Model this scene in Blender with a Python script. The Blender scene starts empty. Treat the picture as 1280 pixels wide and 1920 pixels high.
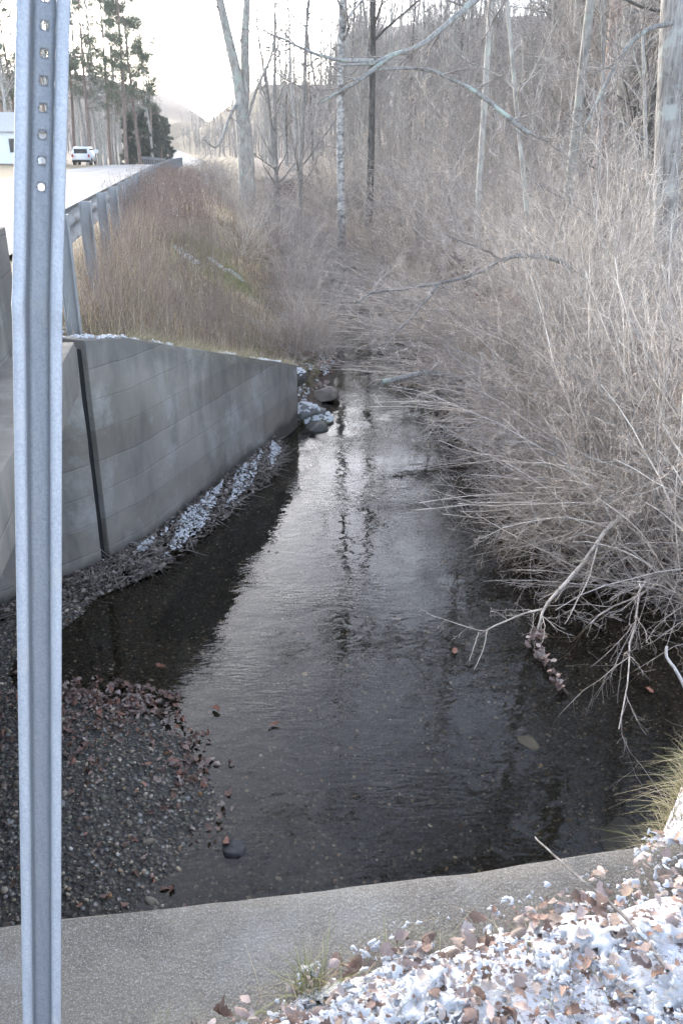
import bpy, bmesh, math, random
import numpy as np
from mathutils import Vector, Matrix
C = bpy.context.scene.collection
S = bpy.context.scene
R = math.radians

# ------------------------------------------------------------------ camera, sky, sun, exposure
CZ = 3.2
PITCH = 22.9
cam = bpy.data.objects.new('camera', bpy.data.cameras.new('camera'))
C.objects.link(cam)
cam.location = (0, 0, CZ)
cam.rotation_euler = (R(90 - PITCH), 0, 0)
cam.data.sensor_fit = 'VERTICAL'
cam.data.sensor_height = 36
cam.data.lens = 30.0
cam.data.clip_start = 0.05
cam.data.clip_end = 3000
S.camera = cam

SUN_EL, SUN_AZ = 13.0, -27.0          # azimuth from +Y, negative is to the left
world = bpy.data.worlds.new("World")
S.world = world
world.use_nodes = True
wn = world.node_tree.nodes
wl = world.node_tree.links
wn.clear()
w_out = wn.new('ShaderNodeOutputWorld')
w_bg = wn.new('ShaderNodeBackground')
sky = wn.new('ShaderNodeTexSky')
sky.sky_type = 'NISHITA'
sky.sun_disc = False
sky.sun_elevation = R(SUN_EL)
sky.sun_rotation = R(SUN_AZ)
sky.air_density = 0.6
sky.dust_density = 1.5
sky.ozone_density = 1.0
w_hs = wn.new('ShaderNodeHueSaturation')
w_hs.inputs['Saturation'].default_value = 0.66
wl.new(sky.outputs[0], w_hs.inputs['Color'])
wl.new(w_hs.outputs[0], w_bg.inputs['Color'])
w_bg.inputs['Strength'].default_value = 0.15
wl.new(w_bg.outputs[0], w_out.inputs[0])

sun = bpy.data.objects.new('sun', bpy.data.lights.new('sun', 'SUN'))
C.objects.link(sun)
sun.data.energy = 0.8
sun.data.angle = R(30)
sun.data.color = (1.0, 0.96, 0.91)
sd_ = Vector((math.sin(R(SUN_AZ)) * math.cos(R(SUN_EL)), math.cos(R(SUN_AZ)) * math.cos(R(SUN_EL)), math.sin(R(SUN_EL))))
sun.rotation_euler = sd_.to_track_quat('Z', 'Y').to_euler()
sun.location = (0, 0, 40)
S.view_settings.view_transform = 'Standard'
S.view_settings.look = 'None'
S.view_settings.gamma = 1
S.view_settings.exposure = 2.95

# ------------------------------------------------------------------ helpers
def link(name, me, parent=None):
    o = bpy.data.objects.new(name, me)
    C.objects.link(o)
    if parent is not None:
        o.parent = parent
    return o

def tag(o, label=None, cat=None, group=None, kind=None):
    if label: o['label'] = label
    if cat: o['category'] = cat
    if group: o['group'] = group
    if kind: o['kind'] = kind
    return o

def empty(name, loc=(0, 0, 0), rz=0.0):
    o = bpy.data.objects.new(name, None)
    C.objects.link(o)
    o.location = loc
    o.rotation_euler = (0, 0, rz)
    o.empty_display_size = 0.1
    return o

def dup(root, loc, rz, sc=1.0, label=None, group=None, tilt=(0, 0)):
    c = root.copy(); C.objects.link(c)
    c.location = loc
    c.rotation_euler = (tilt[0], tilt[1], rz)
    c.scale = (sc, sc, sc)
    if label: c['label'] = label
    if group: c['group'] = group
    for ch in list(root.children):
        k = ch.copy(); C.objects.link(k); k.parent = c
        for g in list(ch.children):
            q = g.copy(); C.objects.link(q); q.parent = k
    return c

def mesh_np(name, V, Q=None, T=None, mats=(), col=None, smooth=True, midx=None):
    V = np.asarray(V, dtype=np.float32)
    me = bpy.data.meshes.new(name)
    nq = 0 if Q is None else len(Q)
    nt = 0 if T is None else len(T)
    loops = []
    if nq: loops.append(np.asarray(Q, dtype=np.int32).ravel())
    if nt: loops.append(np.asarray(T, dtype=np.int32).ravel())
    loops = np.concatenate(loops)
    me.vertices.add(len(V)); me.vertices.foreach_set('co', V.ravel())
    me.loops.add(len(loops)); me.loops.foreach_set('vertex_index', loops)
    me.polygons.add(nq + nt)
    ls = np.concatenate([np.arange(nq) * 4, nq * 4 + np.arange(nt) * 3]).astype(np.int32)
    me.polygons.foreach_set('loop_start', ls)
    if smooth:
        me.polygons.foreach_set('use_smooth', np.ones(nq + nt, dtype=bool))
    if midx is not None:
        me.polygons.foreach_set('material_index', np.asarray(midx, dtype=np.int32))
    for m in mats: me.materials.append(m)
    if col is not None:
        a = me.color_attributes.new('col', 'FLOAT_COLOR', 'POINT')
        c4 = np.ones((len(V), 4), dtype=np.float32); c4[:, :3] = col
        a.data.foreach_set('color', c4.ravel())
    me.update(calc_edges=True)
    me.validate()
    return me

def sstep(a, b, x):
    t = np.clip((x - a) / (b - a), 0, 1)
    return t * t * (3 - 2 * t)

def vnoise(x, y, seed=0):
    """value noise on the plane, -1..1"""
    x = np.asarray(x, float); y = np.asarray(y, float)
    xi = np.floor(x).astype(np.int64); yi = np.floor(y).astype(np.int64)
    fx = x - xi; fy = y - yi
    fx = fx * fx * (3 - 2 * fx); fy = fy * fy * (3 - 2 * fy)
    def h(a, b):
        n = (a * 374761393 + b * 668265263 + seed * 974634777) & 0xffffffff
        n = ((n ^ (n >> 13)) * 1274126177) & 0xffffffff
        return ((n ^ (n >> 16)) & 0xffff) / 32767.5 - 1
    return (h(xi, yi) * (1 - fx) + h(xi + 1, yi) * fx) * (1 - fy) + (h(xi, yi + 1) * (1 - fx) + h(xi + 1, yi + 1) * fx) * fy

def fbm(x, y, seed=0, o=3):
    s = 0; a = 1.0
    for k in range(o):
        s = s + a * vnoise(x * 2 ** k, y * 2 ** k, seed + k); a *= .5
    return s / 1.75

# --- materials
def nmat(name):
    m = bpy.data.materials.new(name); m.use_nodes = True
    nt = m.node_tree
    return m, nt, nt.nodes['Principled BSDF']

class NB:
    def __init__(s, nt): s.nt = nt
    def n(s, t, **kw):
        x = s.nt.nodes.new(t)
        for k, v in kw.items(): setattr(x, k, v)
        return x
    def l(s, a, b): s.nt.links.new(a, b)
    def val(s, sock, v):
        if hasattr(v, 'is_output') or isinstance(v, bpy.types.NodeSocket): s.l(v, sock)
        else: sock.default_value = v
    def obj(s): return s.n('ShaderNodeTexCoord').outputs['Object']
    def geo(s): return s.n('ShaderNodeNewGeometry').outputs['Position']
    def mapping(s, v, scale):
        m = s.n('ShaderNodeMapping'); s.l(v, m.inputs['Vector']); m.inputs['Scale'].default_value = scale
        return m.outputs[0]
    def noise(s, v, scale, detail=4, rough=.55, dist=0):
        x = s.n('ShaderNodeTexNoise'); s.l(v, x.inputs['Vector'])
        x.inputs['Scale'].default_value = scale; x.inputs['Detail'].default_value = detail
        x.inputs['Roughness'].default_value = rough; x.inputs['Distortion'].default_value = dist
        return x.outputs['Fac']
    def vor(s, v, scale, out='Distance', feature='F1'):
        x = s.n('ShaderNodeTexVoronoi', feature=feature); s.l(v, x.inputs['Vector']); x.inputs['Scale'].default_value = scale
        return x.outputs[out]
    def ramp(s, f, stops):
        r = s.n('ShaderNodeValToRGB'); s.l(f, r.inputs[0])
        e = r.color_ramp.elements
        while len(e) < len(stops): e.new(.5)
        for i, (p, c) in enumerate(stops):
            e[i].position = p
            e[i].color = (c, c, c, 1) if not hasattr(c, '__len__') else (*c, 1)
        return r.outputs[0]
    def mix(s, f, a, b, mode='MIX'):
        m = s.n('ShaderNodeMix', data_type='RGBA', blend_type=mode)
        s.val(m.inputs['Factor'], f)
        for k, v in ((6, a), (7, b)):
            if isinstance(v, bpy.types.NodeSocket): s.l(v, m.inputs[k])
            else: m.inputs[k].default_value = (*v, 1) if hasattr(v, '__len__') else (v, v, v, 1)
        return m.outputs[2]
    def math(s, op, a, b=0.0):
        m = s.n('ShaderNodeMath', operation=op); s.val(m.inputs[0], a); s.val(m.inputs[1], b)
        return m.outputs[0]
    def bump(s, h, st, dist, normal=None):
        b = s.n('ShaderNodeBump'); s.l(h, b.inputs['Height'])
        b.inputs['Strength'].default_value = st; b.inputs['Distance'].default_value = dist
        if normal is not None: s.l(normal, b.inputs['Normal'])
        return b.outputs[0]
    def attr(s, name, out='Color'):
        a = s.n('ShaderNodeAttribute'); a.attribute_name = name
        return a.outputs[out]
    def rand(s): return s.n('ShaderNodeObjectInfo').outputs['Random']
    def sep(s, v):
        x = s.n('ShaderNodeSeparateXYZ'); s.l(v, x.inputs[0]); return x.outputs

def bark_mat(name, c0, c1, scale=14, stretch=.25, bump=.4, rough=.9, randv=.35, lichen=None):
    m, nt, b = nmat(name); k = NB(nt)
    v = k.mapping(k.obj(), (1, 1, stretch))
    f = k.noise(v, scale, 6, .65, .6)
    c = k.mix(k.ramp(f, [(.35, 0.), (.65, 1.)]), c0, c1)
    if lichen:
        g = k.noise(k.obj(), 3.5, 5, .7)
        c = k.mix(k.ramp(g, [(.52, 0.), (.62, .8)]), c, lichen)
    r = k.math('MULTIPLY_ADD', k.rand(), randv); nt.nodes[-1].inputs[2].default_value = 1 - randv / 2
    hs = k.n('ShaderNodeHueSaturation'); k.l(c, hs.inputs['Color']); k.l(r, hs.inputs['Value'])
    k.l(hs.outputs[0], b.inputs['Base Color'])
    b.inputs['Roughness'].default_value = rough
    b.inputs['Specular IOR Level'].default_value = .25
    k.l(k.bump(f, bump, .02), b.inputs['Normal'])
    return m

def col_mat(name, rough=.85, bump=0, bscale=80, spec=.3, trans=0):
    """colour comes from the mesh's own point colours (one colour per leaf, stone or blade)"""
    m, nt, b = nmat(name); k = NB(nt)
    a = k.attr('col')
    k.l(a, b.inputs['Base Color'])
    b.inputs['Roughness'].default_value = rough
    b.inputs['Specular IOR Level'].default_value = spec
    if bump:
        k.l(k.bump(k.noise(k.obj(), bscale, 3), bump, .004), b.inputs['Normal'])
    return m

def concrete_mat(name, boards=True, tone=1.0):
    m, nt, b = nmat(name); k = NB(nt)
    p = k.geo()
    big = k.noise(p, 1.1, 5, .6, .4)
    base = k.mix(k.ramp(big, [(.3, 0.), (.7, 1.)]), tuple(t * tone for t in (.195, .172, .14)), tuple(t * tone for t in (.36, .325, .275)))
    streak = k.noise(k.mapping(p, (2.2, 2.2, .6)), 1.6, 6, .68)
    base = k.mix(k.ramp(streak, [(.48, 0.), (.72, .65)]), base, tuple(t * tone for t in (.09, .088, .08)))
    if boards:
        px_ = k.sep(p)
        td = k.math('SUBTRACT', 3.775, k.math('ADD', px_[2], k.math('MULTIPLY', px_[1], .288)))
        td = k.math('ADD', td, k.math('MULTIPLY', k.noise(k.mapping(p, (2.5, 2.5, .5)), 2.4, 6, .7), .85))
        base = k.mix(k.ramp(td, [(.46, .62), (.74, 0.)]), base, tuple(t * tone for t in (.105, .10, .088)))
    eff = k.noise(k.mapping(p, (1, 1, .9)), 1.5, 7, .72, .15)
    base = k.mix(k.ramp(eff, [(.52, 0.), (.66, .6)]), base, tuple(t * tone for t in (.46, .46, .43)))
    fine = k.noise(p, 60, 4, .6)
    h = fine
    if boards:
        z = k.sep(p)[2]
        wob = k.noise(p, 3.0, 3, .5)
        zz = k.math('ADD', k.math('MULTIPLY', z, 4.1), k.math('MULTIPLY', wob, .12))
        fr = k.math('FRACT', zz)
        line = k.ramp(fr, [(0., 1.), (.035, 0.), (.965, 0.), (1., 1.)])
        brk = k.ramp(k.noise(k.mapping(p, (1, 1, 3)), 1.9, 4, .6), [(.48, 0.), (.66, .9)])
        ln = k.math('MULTIPLY', k.math('MULTIPLY', line, brk), .30)
        base = k.mix(ln, base, tuple(t * tone for t in (.085, .085, .078)))
        rowv = k.n('ShaderNodeTexWhiteNoise', noise_dimensions='1D'); k.l(k.math('FLOOR', zz), rowv.inputs['W'])
        base = k.mix(.13, base, k.ramp(rowv.outputs['Value'], [(0., .08), (1., .34)]))
        h = k.math('SUBTRACT', k.math('MULTIPLY', fine, .35), k.math('MULTIPLY', line, .7))
        wet = k.math('ADD', z, k.math('MULTIPLY', k.noise(p, 2.2, 4), -.28))
        base = k.mix(k.ramp(wet, [(.0, .8), (.10, 0.)]), base, (.045, .043, .036))
    else:
        sp = k.vor(p, 520, 'Color')
        sv = k.sep(sp)[0]
        base = k.mix(k.ramp(sv, [(.70, 0.), (.95, .40)]), base, (.50, .49, .46))
        base = k.mix(k.ramp(sv, [(.03, .5), (.20, 0.)]), base, (.12, .118, .11))
        dk = k.noise(p, 2.6, 7, .72)
        base = k.mix(k.ramp(dk, [(.5, 0.), (.66, .5)]), base, (.17, .165, .15))
        mo = k.noise(p, 4.5, 5, .65)
        base = k.mix(k.ramp(mo, [(.6, 0.), (.74, .35)]), base, (.30, .30, .20))
        h = k.math('ADD', fine, k.vor(p, 120))
    k.l(base, b.inputs['Base Color'])
    b.inputs['Roughness'].default_value = .93
    b.inputs['Specular IOR Level'].default_value = .2
    k.l(k.bump(h, .5 if boards else .4, .01 if boards else .004), b.inputs['Normal'])
    return m

M = {}
M['wall'] = concrete_mat('formed_concrete', True, .78)
M['near_wall'] = concrete_mat('aggregate_concrete', False, .55)
M['bark_grey'] = bark_mat('grey_bark', (.14, .128, .115), (.36, .34, .31), 16)
M['bark_pale'] = bark_mat('pale_bark', (.22, .205, .18), (.46, .43, .385), 10, .35, .3, lichen=(.40, .43, .36))
M['bark_birch'] = bark_mat('birch_bark', (.09, .085, .078), (.50, .475, .44), 5, 1.6, .3)
M['bark_bleached'] = bark_mat('bleached_wood', (.55, .53, .50), (.72, .70, .67), 12, .3, .2)
M['bark_big'] = bark_mat('furrowed_bark', (.16, .145, .13), (.44, .41, .37), 22, .12, .9, lichen=(.45, .46, .42))
M['bark_dark'] = bark_mat('dark_bark', (.05, .046, .04), (.15, .14, .125), 14, .3)
M['bark_pine'] = bark_mat('pine_bark', (.16, .115, .09), (.36, .28, .24), 16, .3, .6)
M['limb'] = bark_mat('lichened_limb', (.15, .14, .125), (.36, .345, .315), 26, .6, .5, lichen=(.38, .43, .36))
M['twig'] = bark_mat('grey_twig', (.19, .165, .145), (.49, .44, .395), 8, .5, 0, randv=.5)
M['twig_tan'] = bark_mat('tan_twig', (.33, .28, .23), (.76, .68, .58), 9, .5, 0, randv=.5)
M['twig_red'] = bark_mat('reddish_twig', (.27, .22, .185), (.64, .565, .48), 9, .5, 0, randv=.5)
M['leaf'] = col_mat('dead_leaf', .75, .2, 90)
M['stone'] = col_mat('stone', .55, .4, 60, .4)
M['blade'] = col_mat('dry_blade', .85)
M['needle'] = col_mat('needle', .7)
M['stick'] = bark_mat('weathered_stick', (.15, .13, .11), (.36, .32, .28), 30, .3, .3)
def snow_mat():
    m, nt, b = nmat('snow'); k = NB(nt)
    p = k.geo()
    k.l(k.mix(k.noise(p, 9, 4), (.50, .50, .505), (.68, .68, .675)), b.inputs['Base Color'])
    b.inputs['Roughness'].default_value = .7
    b.inputs['Subsurface Weight'].default_value = 0
    k.l(k.bump(k.noise(p, 220, 4, .7), .8, .006), b.inputs['Normal'])
    return m
M['snow'] = snow_mat()

# ------------------------------------------------------------------ lie of the land
CREEK = np.array([(-7.4, -.8), (-2.52, 5.5), (-1.91, 6.28), (-1.69, 6.68), (-.54, 10.34), (-.26, 11.33), (0, 13.5), (-.44, 17.75), (-.3, 23.2),
                  (-1.3, 28), (-2.6, 36), (-5, 52), (-3.6, 53), (-1.0, 36), (.3, 28.5), (1.15, 21), (1.45, 16.6), (1.8, 13.5), (1.82, 10.8), (1.9, 8.8), (2.05, 7.1),
                  (2.45, 5.6), (2.55, 4.5), (2.35, 3.7), (1.8, 3.2), (1.12, 2.62), (.90, 2.2), (.90, 1.77), (-.81, 1.49), (-2.2, 1.25), (-7.4, -5)])
def sdist(x, y):
    P = np.stack([np.asarray(x, float).ravel(), np.asarray(y, float).ravel()], 1)
    d = np.full(len(P), 1e9); ins = np.zeros(len(P), bool)
    n = len(CREEK)
    for i in range(n):
        a = CREEK[i]; b = CREEK[(i + 1) % n]
        ab = b - a; ap = P - a
        t = np.clip((ap @ ab) / (ab @ ab), 0, 1)
        d = np.minimum(d, np.hypot(*(ap - t[:, None] * ab).T))
        c = ((a[1] > P[:, 1]) != (b[1] > P[:, 1]))
        with np.errstate(divide='ignore', invalid='ignore'):
            xi = (b[0] - a[0]) * (P[:, 1] - a[1]) / (b[1] - a[1]) + a[0]
        ins ^= c & (P[:, 0] < xi)
    return np.where(ins, -d, d).reshape(np.shape(x))

# guard rail line / road centre line
RY = np.array([-30, 6.8, 30, 60, 90, 120, 150, 200, 260, 350, 480])
RX = np.array([5.0, -2.22, -6.3, -11.2, -15.6, -18.3, -20.4, -28.5, -41.0, -60.0, -90.0])
RZ = np.array([2.1, 2.1, 2.1, 2.1, 2.02, 1.45, .95, 1.1, 1.9, 3.4, 6.5])
def rail_x(y): return np.interp(y, RY, RX)
def road_z(y): return np.interp(y, RY, RZ)
ROAD_W = 6.0
ROAD_OFF = 1.0
NEAR_X = [-1.5, -.6, -.24, 0, .31, .54, .70, .76, .80, .86, 1.2, 3]
NEAR_Y = [.95, 1.08, 1.22, 1.36, 1.47, 1.56, 1.60, 1.66, 1.74, 2.1, 2.5, 3.2]
def creek_mid(y): return np.interp(y, [-5, 2, 6, 10, 14, 20, 28, 36, 52, 90, 200], [0, .5, .4, .6, .9, .5, -.4, -1.8, -4.3, -9, -22])

def gz(x, y):
    x = np.asarray(x, float); y = np.asarray(y, float)
    s = sdist(x, y)
    so = np.maximum(s, 0)
    # bed
    bar = np.exp(-((x + 1.9) / 1.8) ** 2 - ((y - 3.5) / 1.9) ** 2) * sstep(.2, -1.0, x * .6 + (y - 6) * .25)
    zi = -.05 - .19 * sstep(0, .9, -s) + .36 * bar + .03 * fbm(x * 1.6, y * 1.6, 5) + .022 * fbm(x * 6, y * 6, 15)
    # left bank
    top = np.interp(y, [5, 6.28, 6.68, 10.34, 10.9], [1.86, 1.86, 1.80, .73, .55])
    wz = top * sstep(.19, .29, so) + (1.75 - top) * sstep(.3, 2.4, so)
    nz = .30 * sstep(0, .35, so) + 1.45 * sstep(.25, 3.1, so)
    wmix = sstep(10.2, 11.2, y)
    zl = wz * (1 - wmix) + nz * wmix
    rx = rail_x(y)
    rz = road_z(y)
    t = sstep(.9, -.3, x - rx) * sstep(.15, 1.1, so)
    zl = zl * (1 - t) + (rz - .05) * t
    far_l = sstep(-ROAD_W - 2, -ROAD_W - 30, x - rx)
    zl = zl + far_l * 1.2
    # right bank and wood
    zr = .22 * sstep(0, .35, so) + .28 * sstep(.3, 2.0, so) + .028 * np.minimum(so, 40) + .12 * fbm(x * .35, y * .35, 9) * sstep(.5, 3, so)
    u = x * .75 + y * .35
    zr = zr + 13 * sstep(26, 95, u) + 20 * sstep(90, 260, u)
    # near side
    free = sstep(.80, .95, x)
    zn = 1.5 * (sstep(.04, .22, so) * (1 - free) + sstep(-.02, .22, so) * free)
    ye = np.interp(x, NEAR_X, NEAR_Y)
    zn = zn + (.06 * sstep(-.01, .16, ye - y) - .05 * sstep(.02, -.02, ye - y) * (1 - free)) * sstep(.02, .2, so)
    zn = zn - .06 * sstep(1.1, 3.0, x)
    mn = 1 - sstep(1.8, 3.9, y + .1 * np.maximum(x - 1, 0))
    zr = zr * (1 - mn) + zn * mn
    left = (x < creek_mid(y)) & (y > 3.0) | ((x < -2.3) & (y > -1))
    zo = np.where(left, zl, zr)
    # far hill closing the valley
    zo = zo + 24 * sstep(260, 520, y) * sstep(0, 50, np.abs(x - rx + 3) - 4) + 13 * sstep(400, 560, y)
    zo = zo + .03 * fbm(x * 2.2, y * 2.2, 2) * sstep(.3, 1, so) * sstep(0, 1, np.abs(x - rx + ROAD_W / 2) - ROAD_W / 2)
    k = sstep(-.02, .02, s)
    return zi * (1 - k) + np.maximum(zo, -.05) * k

def lines(segs):
    out = []
    for a, b, d in segs: out.append(np.arange(a, b, d))
    return np.concatenate(out + [np.array([segs[-1][1]])])
gx = lines([(-420, -120, 20), (-120, -40, 4), (-40, -12, 1.0), (-12, -4, .25), (-4, -1, .06), (-1, 2, .03), (2, 4, .06), (4, 10, .2), (10, 40, 1.0), (40, 120, 4), (120, 420, 20)])
gy = lines([(-60, -8, 4), (-8, 0, .5), (0, .8, .06), (.8, 2.2, .03), (2.2, 12, .06), (12, 30, .18), (30, 70, .8), (70, 200, 3), (200, 800, 12)])
GX, GY = np.meshgrid(gx, gy)
GZ = gz(GX, GY)
def in_road(x, y): return (x < rail_x(y) - ROAD_OFF) & (x > rail_x(y) - ROAD_OFF - ROAD_W)

def ground_mat():
    m, nt, b = nmat('ground_cover'); k = NB(nt)
    p = k.geo()
    a = k.sep(k.attr('col'))      # R: gravel bed, G: snow-and-leaf verge, B: grass bank
    n1 = k.noise(p, 1.3, 6, .6); n2 = k.noise(p, 14, 6, .7)
    lit = k.mix(k.ramp(n2, [(.35, 0.), (.65, 1.)]), (.06, .043, .033), (.19, .145, .115))
    lit = k.mix(k.ramp(n1, [(.45, 0.), (.65, .5)]), lit, (.14, .115, .095))
    gr = k.mix(k.ramp(n2, [(.35, 0.), (.65, 1.)]), (.12, .09, .055), (.28, .22, .14))
    gr = k.mix(k.ramp(k.noise(p, .8, 4), [(.5, 0.), (.64, .45)]), gr, (.13, .15, .06))
    vc = k.n('ShaderNodeTexVoronoi'); k.l(p, vc.inputs['Vector']); vc.inputs['Scale'].default_value = 42
    peb = k.ramp(k.sep(vc.outputs['Color'])[0], [(0., (.05, .048, .045)), (.4, (.10, .094, .084)), (.75, (.16, .147, .12)), (.93, (.22, .19, .15)), (.97, (.4, .38, .34))])
    peb = k.mix(k.ramp(vc.outputs['Distance'], [(.25, 0.), (.6, .9)]), peb, (.075, .069, .06))
    sn = k.mix(k.ramp(k.noise(p, 26, 6, .75), [(.42, 0.), (.50, 1.)]), (.20, .135, .105), (.80, .80, .83))
    c = k.mix(a[2], lit, gr)
    c = k.mix(a[1], c, sn)
    zz_ = k.math('ADD', k.sep(p)[2], k.math('MULTIPLY', k.noise(p, 9, 4), .03))
    peb = k.mix(k.ramp(k.math('MULTIPLY_ADD', zz_, 4.0), [(0., .78), (.06, 0.)]), peb, (.018, .017, .015))
    c = k.mix(a[0], c, peb)
    k.l(c, b.inputs['Base Color'])
    b.inputs['Roughness'].default_value = .9
    b.inputs['Specular IOR Level'].default_value = .2
    h = k.mix(a[0], n2, vc.outputs['Distance'])
    k.l(k.bump(h, .6, .03), b.inputs['Normal'])
    return m
M['ground'] = ground_mat()
ny, nx = GX.shape
sdv = sdist(GX, GY)
colg = np.zeros((ny * nx, 3), np.float32)
colg[:, 0] = sstep(.12, -.02, sdv).ravel()
near_mask = (sstep(4.2, 2.4, GY) * (GX > -2.5)) * (sdv > .05)
colg[:, 1] = near_mask.ravel()
bank = ((GX < creek_mid(GY)) & (GY > 5)) * sstep(.1, .8, sdv) * sstep(-25, -12, GX - rail_x(GY))
colg[:, 2] = bank.ravel()
idx = np.arange(ny * nx).reshape(ny, nx)
Q = np.stack([idx[:-1, :-1], idx[:-1, 1:], idx[1:, 1:], idx[1:, :-1]], -1).reshape(-1, 4)
GZv = GZ.copy()
GZv[in_road(GX, GY)] -= .05
ground = link('ground', mesh_np('ground', np.stack([GX, GY, GZv], -1).reshape(-1, 3), Q, mats=[M['ground']], col=colg))
tag(ground, 'leaf-strewn winter ground, creek bed and banks', 'ground', kind='structure')

# water sheet
def water_mat():
    m = bpy.data.materials.new('creek_water'); m.use_nodes = True
    nt = m.node_tree; nt.nodes.clear(); k = NB(nt)
    out = k.n('ShaderNodeOutputMaterial')
    p = k.geo()
    v1 = k.mapping(p, (1.0, 1.5, 1))
    n1 = k.noise(v1, 5.0, 2, .5, .8)
    n2 = k.noise(k.mapping(p, (1.0, 1.8, 1)), 17, 3, .55, .4)
    n3 = k.noise(k.mapping(p, (.6, 2.4, 1)), 9, 2, .5, 1.2)
    rif = k.ramp(k.noise(p, .8, 2), [(.48, 0.), (.60, 1.)])
    h = k.math('ADD', k.math('MULTIPLY', n1, .55), k.math('MULTIPLY', n2, .05))
    h = k.math('ADD', h, k.math('MULTIPLY', k.math('MULTIPLY', n3, rif), 1.1))
    bm = k.bump(h, .075, .06)
    fr = k.n('ShaderNodeFresnel'); fr.inputs['IOR'].default_value = 1.35; k.l(bm, fr.inputs['Normal'])
    tr = k.n('ShaderNodeBsdfTransparent'); tr.inputs[0].default_value = (.74, .68, .58, 1)
    gl = k.n('ShaderNodeBsdfGlossy'); gl.inputs['Roughness'].default_value = .0; k.l(bm, gl.inputs['Normal'])
    mx = k.n('ShaderNodeMixShader')
    k.l(fr.outputs[0], mx.inputs[0]); k.l(tr.outputs[0], mx.inputs[1]); k.l(gl.outputs[0], mx.inputs[2])
    k.l(mx.outputs[0], out.inputs[0])
    return m
M['water'] = water_mat()
wv = np.array([(-9, -6, 0), (6, -6, 0), (6, 60, 0), (-9, 60, 0)], float)
# only where the channel is: follow the creek outline, a little wider, so the sheet stays in its bed
bmw = bmesh.new()
ctr = CREEK
vs = []
n = len(CREEK)
for i in range(n):
    a, b_, c_ = CREEK[i - 1], CREEK[i], CREEK[(i + 1) % n]
    t = (c_ - a) / np.hypot(*(c_ - a)); nn = np.array([-t[1], t[0]])
    q = b_ + nn * .06
    vs.append(bmw.verts.new((q[0], q[1], 0)))
f = bmw.faces.new(vs)
bmesh.ops.triangulate(bmw, faces=[f])
bmesh.ops.recalc_face_normals(bmw, faces=bmw.faces)
for f in bmw.faces:
    if f.normal.z < 0: f.normal_flip()
me = bpy.data.meshes.new('water'); bmw.to_mesh(me); bmw.free(); me.materials.append(M['water'])
tag(link('water', me), 'clear shallow creek water over a pebbly bed', 'water', kind='structure')

# road
def road_mat():
    m, nt, b = nmat('salted_road'); k = NB(nt)
    p = k.geo()
    f = k.noise(k.mapping(p, (1, .15, 1)), 1.4, 5, .6)
    k.l(k.mix(k.ramp(f, [(.35, 0.), (.65, 1.)]), (.15, .155, .16), (.27, .275, .28)), b.inputs['Base Color'])
    b.inputs['Roughness'].default_value = .9; b.inputs['Specular IOR Level'].default_value = .15
    k.l(k.bump(k.noise(p, 60, 3), .2, .01), b.inputs['Normal'])
    return m
M['road'] = road_mat()
ry = np.concatenate([np.arange(-28, 60, 1.5), np.arange(60, 480, 4.0)])
ryl = rail_x(ry)
V = []; W = 7
for j in range(W + 1):
    V.append(np.stack([ryl - ROAD_OFF - ROAD_W * j / W, ry, road_z(ry) + .0 + .03 * math.sin(math.pi * j / W)], 1))
V = np.stack(V, 1)
n0 = len(ry); idx = np.arange(n0 * (W + 1)).reshape(n0, W + 1)
Q = np.stack([idx[:-1, 1:], idx[:-1, :-1], idx[1:, :-1], idx[1:, 1:]], -1).reshape(-1, 4)
tag(link('road', mesh_np('road', V.reshape(-1, 3), Q, mats=[M['road']])), 'pale salted country road', 'road', kind='structure')

# ------------------------------------------------------------------ concrete walls
def prism(name, base, top_z, bot_z, thick, mat, parent=None, bevel=.015, noise=.006, cut=.12, seed=0):
    """wall along the polyline 'base' (seen face on the line, body to the left of travel), its top following top_z"""
    bm = bmesh.new()
    base = [Vector((*p, 0)) for p in base]
    nrm = []
    for i in range(len(base)):
        t = (base[min(i + 1, len(base) - 1)] - base[max(i - 1, 0)]).normalized()
        nrm.append(Vector((-t.y, t.x, 0)))
    rows = []
    for p, n_, tz in zip(base, nrm, top_z):
        rows.append([bm.verts.new((p.x, p.y, bot_z)), bm.verts.new((p.x, p.y, tz)),
                     bm.verts.new((p.x + n_.x * thick, p.y + n_.y * thick, tz)), bm.verts.new((p.x + n_.x * thick, p.y + n_.y * thick, bot_z))])
    for a, b in zip(rows[:-1], rows[1:]):
        for i in range(4):
            j = (i + 1) % 4
            bm.faces.new((a[i], b[i], b[j], a[j]))
    bm.faces.new(rows[0][::-1]); bm.faces.new(rows[-1])
    bmesh.ops.recalc_face_normals(bm, faces=bm.faces)
    sharp = [e for e in bm.edges if len(e.link_faces) == 2 and e.calc_face_angle() > .9]
    bmesh.ops.bevel(bm, geom=sharp, offset=bevel, segments=2, affect='EDGES', profile=.5)
    for ax in range(3):
        for _ in range(5):
            es = [e for e in bm.edges if e.calc_length() > cut * 1.5]
            if not es: break
            bmesh.ops.subdivide_edges(bm, edges=es, cuts=1, use_grid_fill=True)
        break
    bmesh.ops.triangulate(bm, faces=[f for f in bm.faces if len(f.verts) > 4])
    co = np.array([v.co for v in bm.verts])
    dx = fbm(co[:, 0] * 7 + co[:, 2] * 3, co[:, 1] * 7 + co[:, 2] * 5, seed) * noise
    dz = fbm(co[:, 0] * 9 + 7, co[:, 1] * 9 - co[:, 2] * 4, seed + 3) * noise
    for v, a, c in zip(bm.verts, dx, dz):
        v.co += v.normal * a + Vector((0, 0, c * .6))
    me = bpy.data.meshes.new(name); bm.to_mesh(me); bm.free()
    me.materials.append(mat)
    for p in me.polygons: p.use_smooth = True
    me.set_sharp_from_angle(angle=R(24))
    return link(name, me, parent)

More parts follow.
